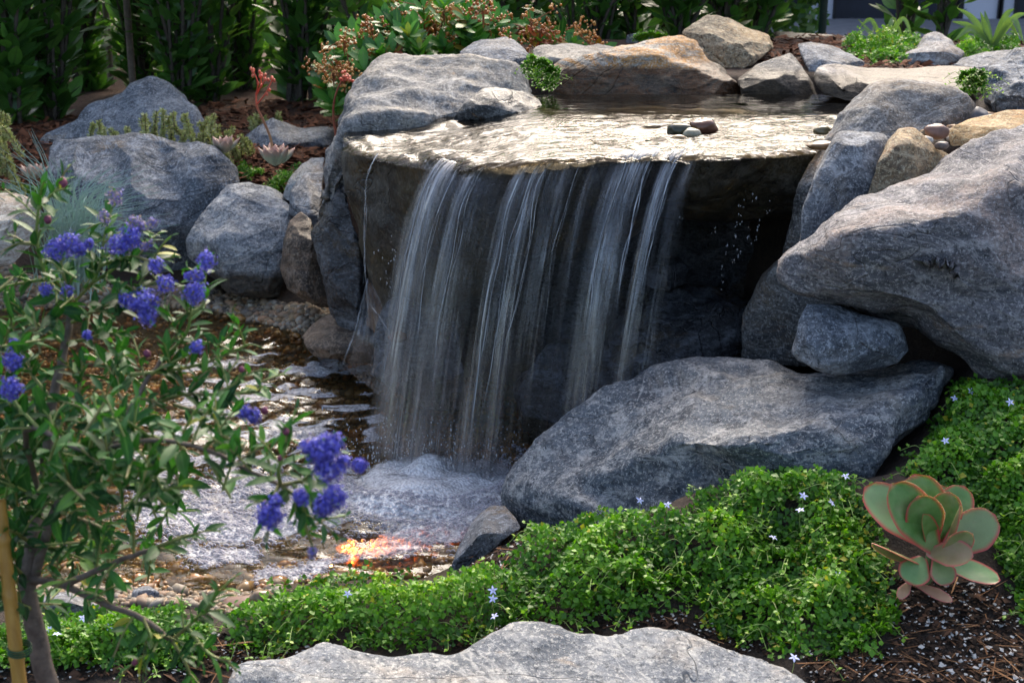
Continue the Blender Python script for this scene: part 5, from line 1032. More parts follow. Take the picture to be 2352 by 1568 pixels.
# -- strap-leaved plants
def straps(name, label, C, tips, w, mat, y0):
    o = empty(name, C, label, 'plant'); mb = MB()
    for (u, v, dy, lift) in tips:
        T = PD(u, v, y0 + dy); mid = C * .45 + T * .55 + np.array([0, 0, lift]); P = smooth_path([C, mid, T], 9); n = len(P); t = np.linspace(0, 1, n); w_ = w * (.55 + .45 * np.sin(np.pi * t.clip(0, .6) / 1.2)) * (1 - t ** 3) + .0004
        s_ = unit(np.cross(np.gradient(P, axis=0), [0, -1, .35])); V = np.stack([P - s_ * w_[:, None], P - s_ * w_[:, None] * .35 + [0, .003, -.002], P + s_ * w_[:, None] * .35 + [0, .003, -.002], P + s_ * w_[:, None]], 1).reshape(-1, 3)
        f = [(4 * i + j, 4 * i + j + 1, 4 * i + j + 5, 4 * i + j + 4) for i in range(n - 1) for j in range(3)]; mb.add(V, f, lu=np.tile([-1, -.3, .3, 1], n), rnd=rng.random())
    mb.build('leaves', mat, o, loc=C); return o
m = leafmat('strap_leaf', [(0, (.14, .24, .07)), (1, (.24, .36, .12))], .4, .3); nt = m.node_tree
straps('spider_plant', 'spider plant with arching striped leaves in front of the house', PD(2278, 112, 4.5), [(2198, 18, 0, .02), (2188, 50, 0, .02), (2252, 28, 0, 0), (2262, 25, .1, 0), (2330, 20, 0, .03), (2362, 30, -.05, .03), (2190, 95, -.1, .05), (2352, 100, -.1, .08), (2340, 85, .1, .05), (2318, 30, .1, .02), (2225, 30, .1, .01), (2300, 60, .1, .0), (2215, 75, .05, .02)], .011, m, 4.5)
straps('strap_leaf_plant', 'small strap-leaved plant with bent pale leaves behind the far creeper mound', PD(2030, 112, 4.6), [(1975, 62, 0, .05), (2005, 80, 0, .01), (2040, 65, 0, .03), (2100, 108, -.05, .09), (2060, 70, .1, .06), (1972, 45, .1, 0), (2075, 100, 0, .06)], .008, m, 4.6)
# ------------------------------------------------------------------ background: hedge shrubs, berry shrub, ivy screen, house
HL = leafmat('hedge_leaf', [(0, (.045, .12, .025)), (.5, (.095, .24, .05)), (.85, (.16, .34, .07)), (1, (.22, .34, .08))], .36, .42, (.06, .12, .04), .6)
BARK = plain('bark', (.10, .08, .06), .85, (.05, .04, .03), 60, .004)
LT = leaf_template(4, w=.42, fold=.10, curl=.16, taper=.85)
SHRUB = 'leafy evergreen shrubs planted in a row behind the rockery'
def shrub(label, u, y, hgt, spread, nst, L, seed, base_v=None, group=SHRUB, x0=None):
    rs = np.random.default_rng(seed); gxx = x0 if x0 is not None else (u - 1176) / F_ * y / .985; B = np.array([gxx, y, terrain(gxx, y)[0] - .02]); o = empty('evergreen_shrub', B, label, 'shrub', group); ms = MB(); mb = MB()
    for k in range(nst):
        a = rs.uniform(0, 6.28); rr = spread * math.sqrt(rs.random()); T = B + np.array([rr * math.cos(a), rr * .7 * math.sin(a), hgt * rs.uniform(.55, 1.0)]); mid = B * .6 + T * .4 + np.array([rs.normal(0, .03), rs.normal(0, .03), .12])
        P = smooth_path([B + rs.normal(0, .02, 3) * [1, 1, 0], mid, T], 14); tube(ms, P, np.linspace(.009, .003, len(P)), 5)
        n = int(hgt * 36); t = rs.uniform(.01, 1, n); i = (t * (len(P) - 1)).astype(int); tg = unit(np.gradient(P, axis=0))[i]; D, rad = around(tg, np.arange(n) * 2.4 + rs.normal(0, .5, n), rs.uniform(.45, 1.25, n)); D = unit(D + [0, 0, .12])
        Q = P[i] + D * rs.uniform(.0, .06, n)[:, None]; put_leaves(mb, Q, D, unit(rad * -.3 + np.array([0, 0, 1.]) + rs.normal(0, .5, (n, 3))), L * rs.uniform(.65, 1.2, n), LT, np.clip(rs.beta(2, 3, n), 0, 1))
    mb.build('foliage', HL, o, loc=B); ms.build('trunk', BARK, o, loc=B)
row = [(-60, 5.3), (35, 5.15), (135, 5.35), (215, 6.1), (345, 6.0), (430, 5.55), (500, 5.75), (575, 6.1), (690, 5.75), (790, 5.9), (900, 5.7), (1010, 6.1), (1120, 5.8), (1235, 5.6), (1345, 5.1), (1450, 5.2), (1550, 5.05), (1640, 5.15), (1725, 5.3)]
names = ['leftmost shrub of the evergreen row, cut by the picture edge', 'pale-leaved shrub second in the evergreen row at far left', 'tall shrub just left of the peaked slate-grey boulder', 'shrub behind the thin stakes in the evergreen row', 'shrub right above the peak of the slate-grey boulder', 'dense dark shrub at the right shoulder of the slate-grey boulder', 'dark shrub standing on the mulch right of the slate-grey boulder', 'shrub above the tall red flower stalk', 'dark shrub left of the orange berry shrub', 'shrub right behind the left end of the orange berry shrub', 'shrub behind the first berry clusters of the berry shrub', 'shrub behind the middle of the orange berry shrub', 'shrub above the rounded grey rock', 'shrub behind the right end of the berry shrub', 'dark shrub above the rusty boulder, left one', 'dark shrub straight above the rusty boulder', 'shrub with silvery leaves left of the tan angular boulder', 'shrub above the left shoulder of the tan angular boulder', 'last shrub of the row, behind the tan angular boulder']
for k, ((u, y), nm) in enumerate(zip(row, names)): shrub(nm, u, y, (rng.uniform(1.5, 2.2) if u < 780 else rng.uniform(.78, .98)), .42, 13, (.112 if k < 3 else .092), 100 + k)
shrub('big-leaved shrub in front of the dark house wall, right of the white panel', 2050, 5.6, .9, .22, 6, .10, 201); shrub('big-leaved shrub leaning over the mottled pyramid rock', 2130, 5.35, .8, .20, 6, .11, 202); shrub('big-leaved shrub cut off by the right edge near the house', 2420, 5.6, 1.0, .2, 5, .10, 203)
# small-leaved ivy screen behind the row
mb = MB(); IV = leafmat('ivy_leaf', [(0, (.035, .09, .02)), (.6, (.10, .23, .045)), (1, (.17, .28, .06))], .4, .45); n = 24000; x = rng.uniform(-4.6, 1.45, n); z = rng.uniform(.2, 1.15, n); p = np.stack([x * 3, z * 3, 0 * x], 1); y = 6.75 + .22 * fbm(p, 3) + rng.uniform(0, .25, n)
D = unit(np.stack([rng.normal(0, .6, n), -.4 + rng.normal(0, .3, n), rng.normal(-.3, .6, n)], 1)); put_leaves(mb, np.stack([x, y, z], 1), D, unit(np.stack([rng.normal(0, .5, n), -1 + 0 * x, .5 + rng.normal(0, .4, n)], 1)), rng.uniform(.03, .06, n), leaf_template(2, w=.75, fold=.1, curl=.1), rng.beta(2, 3, n))
hd = empty('ivy_hedge', (-1.5, 6.8, .25), 'dense small-leaved ivy hedge screening the garden behind the evergreen row', 'hedge'); mb.build('foliage', IV, hd, loc=hd.location); ms = MB()
for k in range(46):
    x_ = rng.uniform(-4.5, 1.4); tube(ms, smooth_path([(x_, 6.9, .2), (x_ + rng.normal(0, .1), 6.88, .6), (x_ + rng.normal(0, .15), 6.9, 1.1)], 5), .007, 5)
ms.build('stems', BARK, hd, loc=hd.location)
for u, v0, v1, lb in [(305, 40, 200, 'thin grey-brown stake right of the second one in the dark shrubs'), (252, 30, 150, 'thin grey stake in the dark shrubs at the left')]:
    A = PD(u, v1, 5.75 if u == 305 else 6.3); x_, y_ = A[0], A[1]; o = empty('wooden_stake', (x_, y_, .25), lb, 'stake'); mb = MB(); tube(mb, [(x_, y_, .2), (x_ + .004, y_, .8), (x_ - .01, y_, 1.15)], [.014, .0135, .013], 10); mb.build('pole', plain('weathered_wood', (.24, .19, .15), .85, (.13, .10, .08), 50, .002), o, loc=(x_, y_, .25)); mb = MB(); tube(mb, [(x_, y_, .78), (x_, y_, .80)], [.017, .017], 10); mb.build('tie', plain('rubber_tie', (.02, .02, .02), .6), o, loc=(x_, y_, .25))
# berry shrub
BLM = leafmat('berry_shrub_leaf', [(0, (.015, .07, .012)), (.45, (.06, .23, .03)), (.75, (.14, .36, .05)), (.88, (.25, .26, .03)), (.95, (.45, .16, .02)), (1, (.40, .05, .02))], .35, .3, (.10, .22, .06))
BT = leaf_template(4, w=.40, fold=.12, curl=.05, taper=1.25); B = np.array([-.28, 4.75, terrain(-.28, 4.75)[0]]); o = empty('berry_shrub', B, 'low glossy shrub with orange-brown berry clusters and a few red leaves', 'shrub'); mb = MB(); ms = MB(); tv, tf = ico(1); bm_ = MB()
poly = [(745, 170), (765, 110), (820, 70), (880, 50), (940, 20), (1010, 10), (1080, 25), (1130, 40), (1190, 50), (1250, 60), (1310, 80), (1370, 95), (1400, 120), (1300, 150), (1200, 150), (1050, 160), (900, 170), (840, 200), (800, 240), (770, 290), (720, 290), (735, 230)]
U, V = sample_px(poly, 200, 6)
for u, v in zip(U, V):
    T = PD(u, v, rng.uniform(4.35, 5.0)); Bx = np.array([T[0] * .55 + B[0] * .45 + rng.normal(0, .03), 4.8, terrain(T[0], 4.7)[0]]); P = smooth_path([Bx, (Bx + T) / 2 + [0, .04, .05], T], 6); tube(ms, P, np.linspace(.005, .0022, len(P)), 5); n = 13; tg = np.repeat(unit(T - P[-4])[None] * .5 + [0, 0, .5], n, 0); tg = unit(tg)
    D, rad = around(tg, np.arange(n) * 2.4, rng.uniform(.45, 1.2, n)); Q = T - tg * (np.arange(n) * .0045)[:, None]; put_leaves(mb, Q, D, unit(tg - rad * .3), rng.uniform(.045, .08, n), BT, np.clip(rng.normal(.45, .22, n) + (.5 if rng.random() > .95 else 0), 0, 1))
for k, (u, v) in enumerate([(785, 110), (790, 95), (768, 155), (765, 165), (790, 180), (855, 60), (880, 55), (960, 40), (1000, 55), (1040, 60), (1080, 50), (1110, 30), (1020, 25), (940, 30), (1150, 60), (1240, 75), (1290, 70), (1330, 85), (1180, 100), (1100, 80), (1360, 110), (1270, 110), (980, 20), (1060, 20), (840, 145), (900, 110), (1220, 55), (745, 150)]):
    C = PD(u, v, rng.uniform(4.3, 4.7)); col = rng.random()
    for j in range(9):
        E = C + rng.normal(0, 1, 3) * [.030, .022, .022]; tube(ms, smooth_path([C - [0, -.01, .045], C, E], 3), .0013, 4)
        for q in range(7): bm_.add(tv * rng.uniform(.0032, .0058) + E + rng.normal(0, .009, 3), tf, rnd=np.clip(col + rng.normal(0, .2), 0, 1))
mb.build('foliage', BLM, o, loc=B); ms.build('branches', plain('reddish_twig', (.30, .11, .04), .7), o, loc=B); bm_.build('berries', leafmat('berry', [(0, (.32, .085, .015)), (.5, (.58, .20, .03)), (1, (.68, .36, .10))], .4, .05), o, loc=B)
# house beyond the garden
def box(mb, a, b):
    x0, y0, z0 = a; x1, y1, z1 = b; v = [(x0, y0, z0), (x1, y0, z0), (x1, y1, z0), (x0, y1, z0), (x0, y0, z1), (x1, y0, z1), (x1, y1, z1), (x0, y1, z1)]; mb.add(v, [(0, 3, 2, 1), (4, 5, 6, 7), (0, 1, 5, 4), (1, 2, 6, 5), (2, 3, 7, 6), (3, 0, 4, 7)])
hs = empty('house', (2, 9, .2), 'dark slate house wall with white blinds beyond the shrubs', 'house'); mb = MB(); box(mb, (.9, 9, 0), (9, 9.3, 2.7)); mb.build('wall', plain('dark_siding', (.022, .025, .040), .6, (.014, .016, .026), 8), hs, smooth=False, loc=hs.location)
mb = MB(); box(mb, (.6, 8.6, 2.7), (9.3, 12, 2.8)); mb.build('roof', plain('roof_slate', (.05, .05, .055), .8), hs, smooth=False, loc=hs.location)
WB = plain('white_blind', (.62, .62, .70), .7, (.58, .58, .66), 3); FRM = plain('dark_frame', (.012, .013, .018), .4)
for (ua, ub, z0) in [(1850, 1878, .255), (1884, 1908, .255), (2203, 2284, .305), (2293, 2320, .305)]:
    xa, xb = PD(ua, 60, 9)[0], PD(ub, 60, 9)[0]; mb = MB()
    for a, b in (((xa - .03, 8.94, z0 - .04), (xa, 8.995, 2.2)), ((xb, 8.94, z0 - .04), (xb + .012, 8.995, 2.2)), ((xa, 8.94, z0 - .04), (xb, 8.995, z0)), ((xa, 8.94, 2.16), (xb, 8.995, 2.2))): box(mb, a, b)
    f = mb.build('window', FRM, hs, smooth=False, loc=(xa, 9, z0)); mb = MB(); box(mb, (xa + .002, 8.96, z0 + .002), (xb - .002, 8.985, 2.158)); b_ = mb.build('blind', WB, None, smooth=False, loc=(xa, 9, z0)); b_.parent = f; b_.location = (0, 0, 0)
x_ = PD(1889, 60, 6.6)[0]; mp = empty('metal_post', (x_, 6.6, .25), 'thin dark green metal post in front of the white blind', 'post'); mb = MB(); tube(mb, [(x_, 6.6, .2), (x_, 6.6, 1.3)], [.018, .018], 10); mb.build('post', plain('green_metal', (.015, .04, .03), .4), mp, loc=mp.location); mb = MB(); tube(mb, [(x_, 6.6, 1.3), (x_, 6.6, 1.33)], [.024, .004], 10); mb.build('post_cap', plain('green_metal', (.015, .04, .03), .4), mp, loc=mp.location)
mb = MB(); box(mb, (1.5, 7.0, .0), (8, 8.98, .33)); tag(mb.build('patio', plain('patio_concrete', (.27, .26, .27), .8, (.2, .19, .2), 12), smooth=False), kind='structure')

# ------------------------------------------------------------------ bark mulch, soil crumbs, needles
def slivers(name, label, poly_list, n, L, w, stops, flat=.25, zl=.004):
    mb = MB(); t = np.array([(-.5, -.5, 0), (.5, -.4, .1), (.45, .5, .0), (-.5, .45, .15), (0, 0, .25)]); f = np.array([(0, 1, 4), (1, 2, 4), (2, 3, 4), (3, 0, 4)])
    for poly, fr in poly_list:
        u, v = sample_px(poly, int(n * fr), 10); G = on_ground(u, v); k = len(G); a = rng.uniform(0, 6.28, k); D = unit(np.stack([np.cos(a), np.sin(a), rng.normal(0, flat, k)], 1)); M = frames(D, unit(np.stack([rng.normal(0, .3, k), rng.normal(0, .3, k), np.ones(k)], 1))); s = rng.lognormal(0, .4, k); M = M * (L * s)[:, None, None]; M[:, :, 0] *= w; M[:, :, 2] *= w
        scatter(mb, t, f, M, G + [0, 0, zl], rnd=rng.random(k))
    m = leafmat(name + '_mat', stops, .85, 0.0, None, .2); return tag(mb.build(name, m, smooth=False), label, kind='stuff', cat='mulch')
slivers('bark_mulch', 'shredded red-brown bark mulch over the garden bed', [([(-10, 280), (200, 270), (600, 230), (820, 230), (830, 330), (700, 420), (640, 470), (560, 400), (400, 330), (100, 330), (100, 440), (-10, 450)], .75), ([(1690, 70), (2000, 85), (2350, 100), (2350, 160), (1980, 165), (1760, 150)], .25)], 7000, .026, .28, [(0, (.05, .018, .009)), (.5, (.13, .045, .02)), (1, (.25, .10, .05))], .3, .006)
SOILP = [([(1840, 1500), (2050, 1490), (2060, 1340), (2250, 1330), (2352, 1420), (2352, 1568), (1850, 1568)], .55), ([(1000, 1500), (1180, 1425), (1560, 1400), (1640, 1440), (1840, 1500), (1700, 1500), (1500, 1440), (1250, 1440), (1100, 1490)], .15), ([(480, 1450), (540, 1490), (740, 1490), (560, 1530), (470, 1540)], .12), ([(1100, 1240), (1200, 1230), (1240, 1290), (1080, 1330)], .08), ([(-10, 1500), (480, 1510), (500, 1568), (-10, 1568)], .10)]
slivers('soil_crumbs', 'dark soil crumbs and chips scattered over the bare ground', SOILP, 5200, .0055, .8, [(0, (.012, .008, .006)), (.6, (.045, .026, .016)), (1, (.12, .06, .035))], .4, .002)
slivers('perlite', 'tiny white perlite grains in the bare soil', SOILP, 950, .0036, .9, [(0, (.45, .43, .40)), (1, (.62, .60, .57))], .4, .003)
slivers('pine_needles', 'thin reddish needles lying on the soil and gravel', SOILP + [([(1900, 1500), (2352, 1480), (2352, 1568), (1900, 1568)], .3)], 120, .038, .035, [(0, (.16, .07, .03)), (1, (.40, .22, .11))], .12, .005)
# ------------------------------------------------------------------ blue-flowered shrub in the near left corner, with its stake
CL = leafmat('ceanothus_leaf', [(0, (.010, .05, .012)), (.5, (.024, .115, .020)), (.85, (.055, .20, .03)), (.97, (.15, .33, .05)), (1, (.40, .38, .04))], .5, .3, (.08, .20, .06), .35)
CT = leaf_template(6, w=.33, fold=.30, curl=.18, taper=.95)
CB = PD(150, 1700, 1.34); CB[2] = .03
cs = empty('blue_flowered_shrub', CB, 'airy evergreen shrub with violet-blue flower clusters in the near left corner', 'shrub')
CST = plain('ceanothus_bark', (.20, .155, .125), .8, (.10, .075, .06), 70, .002); CGT = plain('ceanothus_twig', (.20, .30, .06), .5, (.22, .17, .07), 25)
main = [([(150, 1700, 1.34), (110, 1568, 1.35), (80, 1440, 1.36), (62, 1340, 1.37), (75, 1250, 1.39), (95, 1150, 1.42), (115, 1000, 1.45), (122, 920, 1.46), (150, 790, 1.5), (165, 700, 1.52)], .0125, .0035),
        ([(75, 1340, 1.37), (130, 1165, 1.38), (200, 1090, 1.38), (245, 1050, 1.38), (300, 940, 1.4), (345, 860, 1.43), (385, 815, 1.45)], .0055, .0018), ([(95, 1150, 1.42), (60, 1010, 1.36), (90, 985, 1.34), (205, 1035, 1.30), (340, 1010, 1.27), (470, 1030, 1.25), (560, 1075, 1.23), (645, 1115, 1.22)], .0032, .0018),
        ([(62, 1330, 1.37), (150, 1345, 1.35), (240, 1385, 1.33), (330, 1420, 1.32), (395, 1470, 1.31)], .0045, .0025), ([(150, 1345, 1.35), (200, 1320, 1.33), (290, 1280, 1.31), (350, 1260, 1.3)], .004, .0022)]
green = [[(165, 700, 1.52), (110, 640, 1.52), (85, 560, 1.52), (88, 480, 1.52), (95, 430, 1.52)], [(165, 700, 1.52), (210, 650, 1.52), (230, 610, 1.52), (240, 540, 1.53), (262, 462, 1.54)], [(165, 700, 1.52), (150, 650, 1.5), (140, 600, 1.5), (145, 570, 1.5)], [(210, 650, 1.52), (270, 610, 1.52), (285, 570, 1.52)], [(270, 610, 1.52), (300, 540, 1.53), (305, 515, 1.53)],
         [(230, 610, 1.52), (300, 590, 1.51), (350, 600, 1.5), (400, 590, 1.5)], [(165, 740, 1.5), (250, 700, 1.48), (330, 690, 1.47), (335, 720, 1.46)], [(250, 700, 1.48), (350, 650, 1.48), (375, 650, 1.48)], [(385, 815, 1.45), (430, 760, 1.46), (440, 690, 1.46)], [(430, 730, 1.46), (470, 690, 1.47), (450, 630, 1.48), (472, 605, 1.48)],
         [(300, 860, 1.43), (400, 850, 1.43), (480, 830, 1.43), (550, 800, 1.43), (572, 790, 1.43)], [(345, 860, 1.43), (420, 820, 1.42), (452, 800, 1.42)], [(300, 960, 1.4), (400, 910, 1.4), (500, 905, 1.39), (580, 900, 1.39), (598, 895, 1.39)], [(400, 930, 1.4), (480, 950, 1.38), (560, 950, 1.37)], [(500, 905, 1.39), (540, 880, 1.39), (555, 855, 1.39)],
         [(645, 1115, 1.22), (700, 1100, 1.21), (735, 1060, 1.2), (745, 1030, 1.2)], [(645, 1115, 1.22), (640, 1080, 1.21), (655, 1030, 1.21), (658, 1000, 1.21)], [(645, 1115, 1.22), (700, 1150, 1.2), (745, 1160, 1.2)], [(700, 1150, 1.2), (700, 1200, 1.2), (718, 1255, 1.2)], [(640, 1115, 1.22), (625, 1150, 1.2), (620, 1180, 1.2)],
         [(90, 985, 1.34), (40, 930, 1.36), (25, 900, 1.37)], [(60, 1010, 1.36), (20, 860, 1.4), (30, 800, 1.42), (28, 790, 1.42)], [(350, 1260, 1.3), (400, 1240, 1.29), (425, 1235, 1.29)], [(395, 1470, 1.31), (440, 1430, 1.31), (480, 1390, 1.31), (500, 1350, 1.31)], [(395, 1470, 1.31), (430, 1530, 1.3), (440, 1570, 1.3)], [(430, 1440, 1.31), (480, 1500, 1.29), (530, 1520, 1.28)],
         [(120, 1170, 1.38), (180, 1190, 1.34), (230, 1210, 1.33), (260, 1240, 1.33)], [(115, 1000, 1.45), (60, 940, 1.44), (20, 960, 1.44)], [(95, 1150, 1.42), (40, 1120, 1.38), (-10, 1100, 1.37)], [(75, 1250, 1.39), (30, 1220, 1.34), (-20, 1210, 1.33)], [(62, 1330, 1.37), (20, 1290, 1.33), (-20, 1290, 1.33)], [(205, 1035, 1.30), (220, 960, 1.3), (215, 900, 1.31)], [(340, 1010, 1.27), (350, 1070, 1.26), (345, 1120, 1.26), (380, 1160, 1.26)],
         [(245, 1050, 1.38), (190, 960, 1.42), (180, 870, 1.44), (190, 820, 1.45)], [(122, 920, 1.46), (60, 840, 1.48), (30, 760, 1.5), (25, 720, 1.5)], [(150, 790, 1.5), (80, 740, 1.5), (20, 700, 1.51)], [(150, 790, 1.5), (230, 770, 1.48), (290, 760, 1.47)], [(470, 1030, 1.25), (500, 1000, 1.24), (530, 1010, 1.24)], [(85, 560, 1.52), (40, 560, 1.52), (10, 575, 1.52)], [(110, 640, 1.52), (50, 650, 1.52), (0, 660, 1.52)],
         [(205, 1035, 1.30), (270, 1090, 1.29), (320, 1110, 1.29)], [(130, 1165, 1.38), (170, 1100, 1.33), (180, 1040, 1.32)], [(300, 940, 1.4), (260, 880, 1.42), (270, 820, 1.44)], [(75, 1400, 1.36), (30, 1380, 1.33), (-10, 1370, 1.32)], [(330, 1420, 1.32), (350, 1480, 1.3), (330, 1540, 1.3)], [(88, 480, 1.52), (120, 445, 1.52), (142, 425, 1.52)]]
for P, a, b in main:
    Q = smooth_path([PD(*p) for p in P], 8); Q += .0015 * np.stack([fbm(np.stack([np.arange(len(Q)) * .35, 0 * Q[:, 0] + k * 5, Q[:, 0]], 1), 2) for k in range(3)], 1); mb = MB(); tube(mb, Q, np.linspace(a, b, len(Q)), 9); mb.build('branch', CST, cs, loc=CB)
mt = MB(); ml = MB()
def leafy(Q, L, spacing=.0058, start=.2, big=1.0):
    seg = np.linalg.norm(np.diff(Q, axis=0), axis=1); cl = np.concatenate([[0], np.cumsum(seg)]); n = max(4, int(cl[-1] * (1 - start) / spacing)); s = np.linspace(cl[-1] * start, cl[-1], n); C = np.stack([np.interp(s, cl, Q[:, k]) for k in range(3)], 1); tg = unit(np.gradient(C, axis=0))
    D, rad = around(tg, np.arange(n) * 2.4 + rng.normal(0, .35, n), rng.uniform(.7, 1.25, n) - .5 * (np.arange(n) > n - 5)); D = unit(D + rng.normal(0, .12, (n, 3))); r = np.clip(rng.beta(2, 2.4, n) * .9 + .18 * (np.arange(n) > n - 6), 0, .96); r[rng.random(n) > .992] = 1
    put_leaves(ml, C, D, unit(tg * .5 - rad * .2 + np.array([0, -.15, .8]) + rng.normal(0, .3, (n, 3))), L * rng.uniform(.6, 1.2, n) * (1 - .45 * (np.arange(n) > n - 4)), CT, r)
for P in green:
    Q = smooth_path([PD(*p) for p in P], 7); tube(mt, Q, np.linspace(.0022, .0012, len(Q)), 6); near = P[-1][2] < 1.3; leafy(Q, .035 if near else .030, .0052 if not near else .0065)
    for i in range(4, len(Q) - 3, 5):
        tg = unit(Q[i + 1] - Q[i - 1]); d = unit(tg * .6 + rng.normal(0, .6, 3) + [0, 0, .25]); l = rng.uniform(.02, .05); q = smooth_path([Q[i], Q[i] + d * l * .5 + [0, 0, .003], Q[i] + d * l], 4); tube(mt, q, .001, 5); leafy(q, .022, .0048, .1)
for P, a, b in main[1:]:
    Q = smooth_path([PD(*p) for p in P], 8)
    for i in range(6, len(Q) - 2, 4):
        d = unit(rng.normal(0, .7, 3) + [0, 0, .4]); l = rng.uniform(.03, .06); q = smooth_path([Q[i], Q[i] + d * l * .5 + [0, 0, .004], Q[i] + d * l], 4); tube(mt, q, .0012, 5); leafy(q, .028, .0052, .1)
# fill the dense lower left
for k in range(165):
    u, v = [(rng.uniform(-20, 400), rng.uniform(760, 1290)), (rng.uniform(-20, 420), rng.uniform(960, 1290)), (rng.uniform(-20, 170), rng.uniform(600, 1400)), (rng.uniform(-20, 260), rng.uniform(900, 1380)), (rng.uniform(120, 570), rng.uniform(940, 1130))][k % 5]
    if u > 300 and v < 950 and k % 5 != 4 or u + v * .5 > 1020 and k % 5 != 4 or u > 480 and v < 1000: continue
    y = rng.uniform(1.34, 1.62) if k % 5 < 4 else rng.uniform(1.22, 1.32); A = PD(u, v, y); d = unit(rng.normal(0, .7, 3) + [0.1, 0, .5]); l = rng.uniform(.03, .06); q = smooth_path([A - d * l * .6, A, A + d * l * .5], 4); tube(mt, q, .0013, 5); leafy(q, .032, .0055, .1)
ml.build('foliage', CL, cs, loc=CB)
FB = leafmat('blue_floret', [(0, (.07, .055, .42)), (.4, (.14, .125, .70)), (.75, (.26, .24, .88)), (.93, (.48, .43, .85)), (.97, (.55, .30, .25)), (1, (.60, .50, .10))], .6, .15)
FP = leafmat('pale_floret', [(0, (.12, .09, .38)), (.4, (.22, .20, .60)), (.6, (.45, .36, .60)), (.8, (.55, .38, .28)), (1, (.60, .50, .30))], .6, .15)
BUD = plain('purple_bud', (.16, .03, .10), .6, (.30, .08, .10), 300)
fl = np.array([(0, 0, 0), (.9, .25, .45), (.35, .9, .5), (-.7, .75, .4), (-.9, -.35, .5), (.1, -.95, .45), (.75, -.6, .4)]); ff = np.array([(0, 1, 2), (0, 2, 3), (0, 3, 4), (0, 4, 5), (0, 5, 6), (0, 6, 1)])
def cluster(u, v, y, r, el=1.3, pale=False, lean=0.0):
    y -= .04; C = PD(u, v, y); px = y / F_ / .96; rad = r * px; mb = MB(); n = int((60 + 420 * (r / 30) ** 2) * el * (.55 if pale else 1)); d = unit(rng.normal(0, 1, (n, 3))); bump = 1 + .42 * fbm(d * 2.4 + u, 3); sh = rng.uniform(.35, 1, n) ** .4 * rng.normal(1, .13, n)
    T = C + d * (rad * bump * sh)[:, None] * np.array([1, .85, el]); T[:, 0] += lean * rad * d[:, 2]; s = rng.uniform(.0009, .0018, n); M = frames(unit(np.cross(d, rng.normal(0, 1, (n, 3)))), unit(d + rng.normal(0, .35, (n, 3)))) * s[:, None, None]; scatter(mb, fl, ff, M, T, rnd=np.clip(rng.beta(2, 2.2, n) + .06 * (rng.random(n) > .93), 0, 1))
    st_ = MB(); o = mb.build('flower_cluster', FP if pale else FB, cs, loc=C)
    for k in range(12): tube(mt2, smooth_path([C - [0, 0, rad * el * .9], C, T[rng.integers(0, n)]], 3), .0005, 3)
mt2 = mt
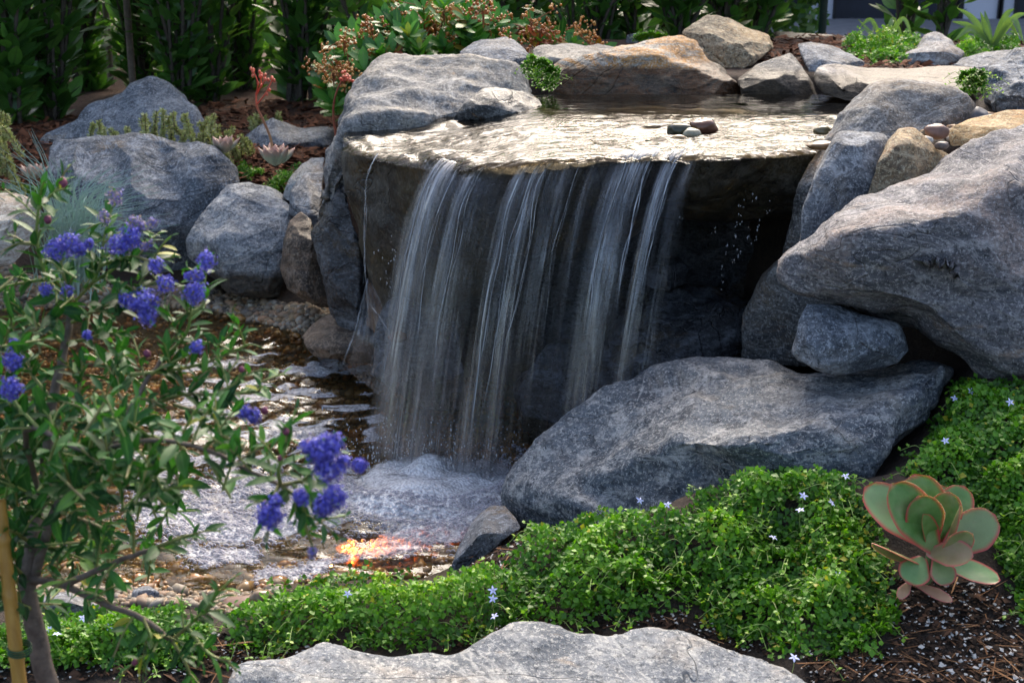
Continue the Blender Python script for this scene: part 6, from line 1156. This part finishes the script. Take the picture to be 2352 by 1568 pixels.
for a in [(265, 452, 1.54, 17, 1.2, True), (240, 500, 1.54, 15, 1.1, True), (305, 512, 1.53, 17, 1, True), (328, 522, 1.53, 12, 1, True), (350, 512, 1.53, 12, 1, True), (275, 562, 1.52, 26, .9), (302, 545, 1.52, 22, 1.1), (330, 566, 1.52, 10, 1, True), (345, 560, 1.52, 8, 1, True), (127, 575, 1.5, 22, 1.2), (162, 560, 1.5, 24, 1), (182, 572, 1.5, 16, 1), (105, 665, 1.5, 15, .9), (155, 668, 1.5, 14, .9), (358, 610, 1.5, 16, 1),
          (474, 600, 1.48, 19, 1.2), (450, 632, 1.48, 18, .8), (432, 635, 1.48, 10, 1), (380, 652, 1.48, 20, .9), (290, 688, 1.49, 17, 1.1), (335, 690, 1.46, 28, 1.0), (338, 722, 1.46, 22, 1.2), (310, 700, 1.46, 14, 1), (448, 672, 1.46, 25, 1), (452, 798, 1.42, 13, 1.2), (30, 828, 1.42, 22, 1), (32, 790, 1.42, 12, 1), (25, 892, 1.37, 24, 1.2), (560, 945, 1.37, 17, 1, False), (582, 955, 1.37, 18, 1), (738, 1035, 1.2, 34, 1), (765, 1020, 1.2, 24, 1.1), (755, 1075, 1.2, 36, .9), (708, 1025, 1.2, 20, .8),
          (790, 1060, 1.2, 16, 1), (826, 1068, 1.2, 17, 1), (770, 1140, 1.2, 28, 1), (745, 1162, 1.2, 26, 1), (620, 1185, 1.2, 32, .95), (632, 1150, 1.2, 15, 1), (690, 1142, 1.2, 16, 1.3), (718, 1268, 1.2, 12, 1.2, True), (205, 560, 1.51, 10, 1), (200, 770, 1.44, 10, 1)]: cluster(*a)
mt.build('twigs', CGT, cs, loc=CB)
for u, v, y, r in [(110, 505, 1.52, 9), (145, 420, 1.52, 11), (338, 812, 1.43, 9), (555, 848, 1.39, 7), (608, 942, 1.37, 9), (657, 990, 1.21, 9), (645, 1052, 1.21, 8), (310, 1520, 1.3, 9), (10, 1308, 1.33, 9)]:
    C = PD(u, v, y); rad = r * y / F_; vs, fs = ico(2); mb = MB(); mb.add(vs * (rad * (1 + .25 * fbm(vs * 3 + u, 2)))[:, None] * [1, 1, 1.2] + C, fs); mb.build('flower_bud', BUD, cs, loc=C)
# stake of bamboo
bs = empty('bamboo_stake', (PD(60, 1700, 1.29)[0], 1.29, .0), 'yellow bamboo stake beside the trunk of the blue-flowered shrub', 'stake'); A = PD(62, 1720, 1.29); Bq = PD(-2, 1150, 1.34); t = np.linspace(0, 1, 60); P = A + (Bq - A) * t[:, None]; r = .0078 * (1 - .15 * t); nodes = [.14, .38, .62, .85]
for nd in nodes: r = r + .0016 * np.exp(-((t - nd) / .010) ** 2) - .0007 * np.exp(-((t - nd - .014) / .006) ** 2)
mb = MB(); tube(mb, P, r, 14); m, nt, out = newmat('bamboo'); g = NG(nt); c = g.mix(g.ramp(g.noise(g.mapping(g.obj(), scale=(1, 1, .15)), 120, 5, .7), [(.35, 0.0), (.7, 1.0)]), (.50, .28, .06), (.34, .17, .03)); principled(g, out, Base_Color=c, Roughness=.4); mb.build('cane', m, bs, loc=bs.location)
mb = MB(); C = A + (Bq - A) * .40
for k in range(3): a = np.linspace(0, 2 * np.pi, 18); tube(mb, C + np.stack([.012 * np.cos(a) + .004, .010 * np.sin(a), .003 * k + .002 * np.sin(a)], 1), .0011, 5)
mb.build('tie', plain('tie_tape', (.03, .10, .04), .5), bs, loc=bs.location)
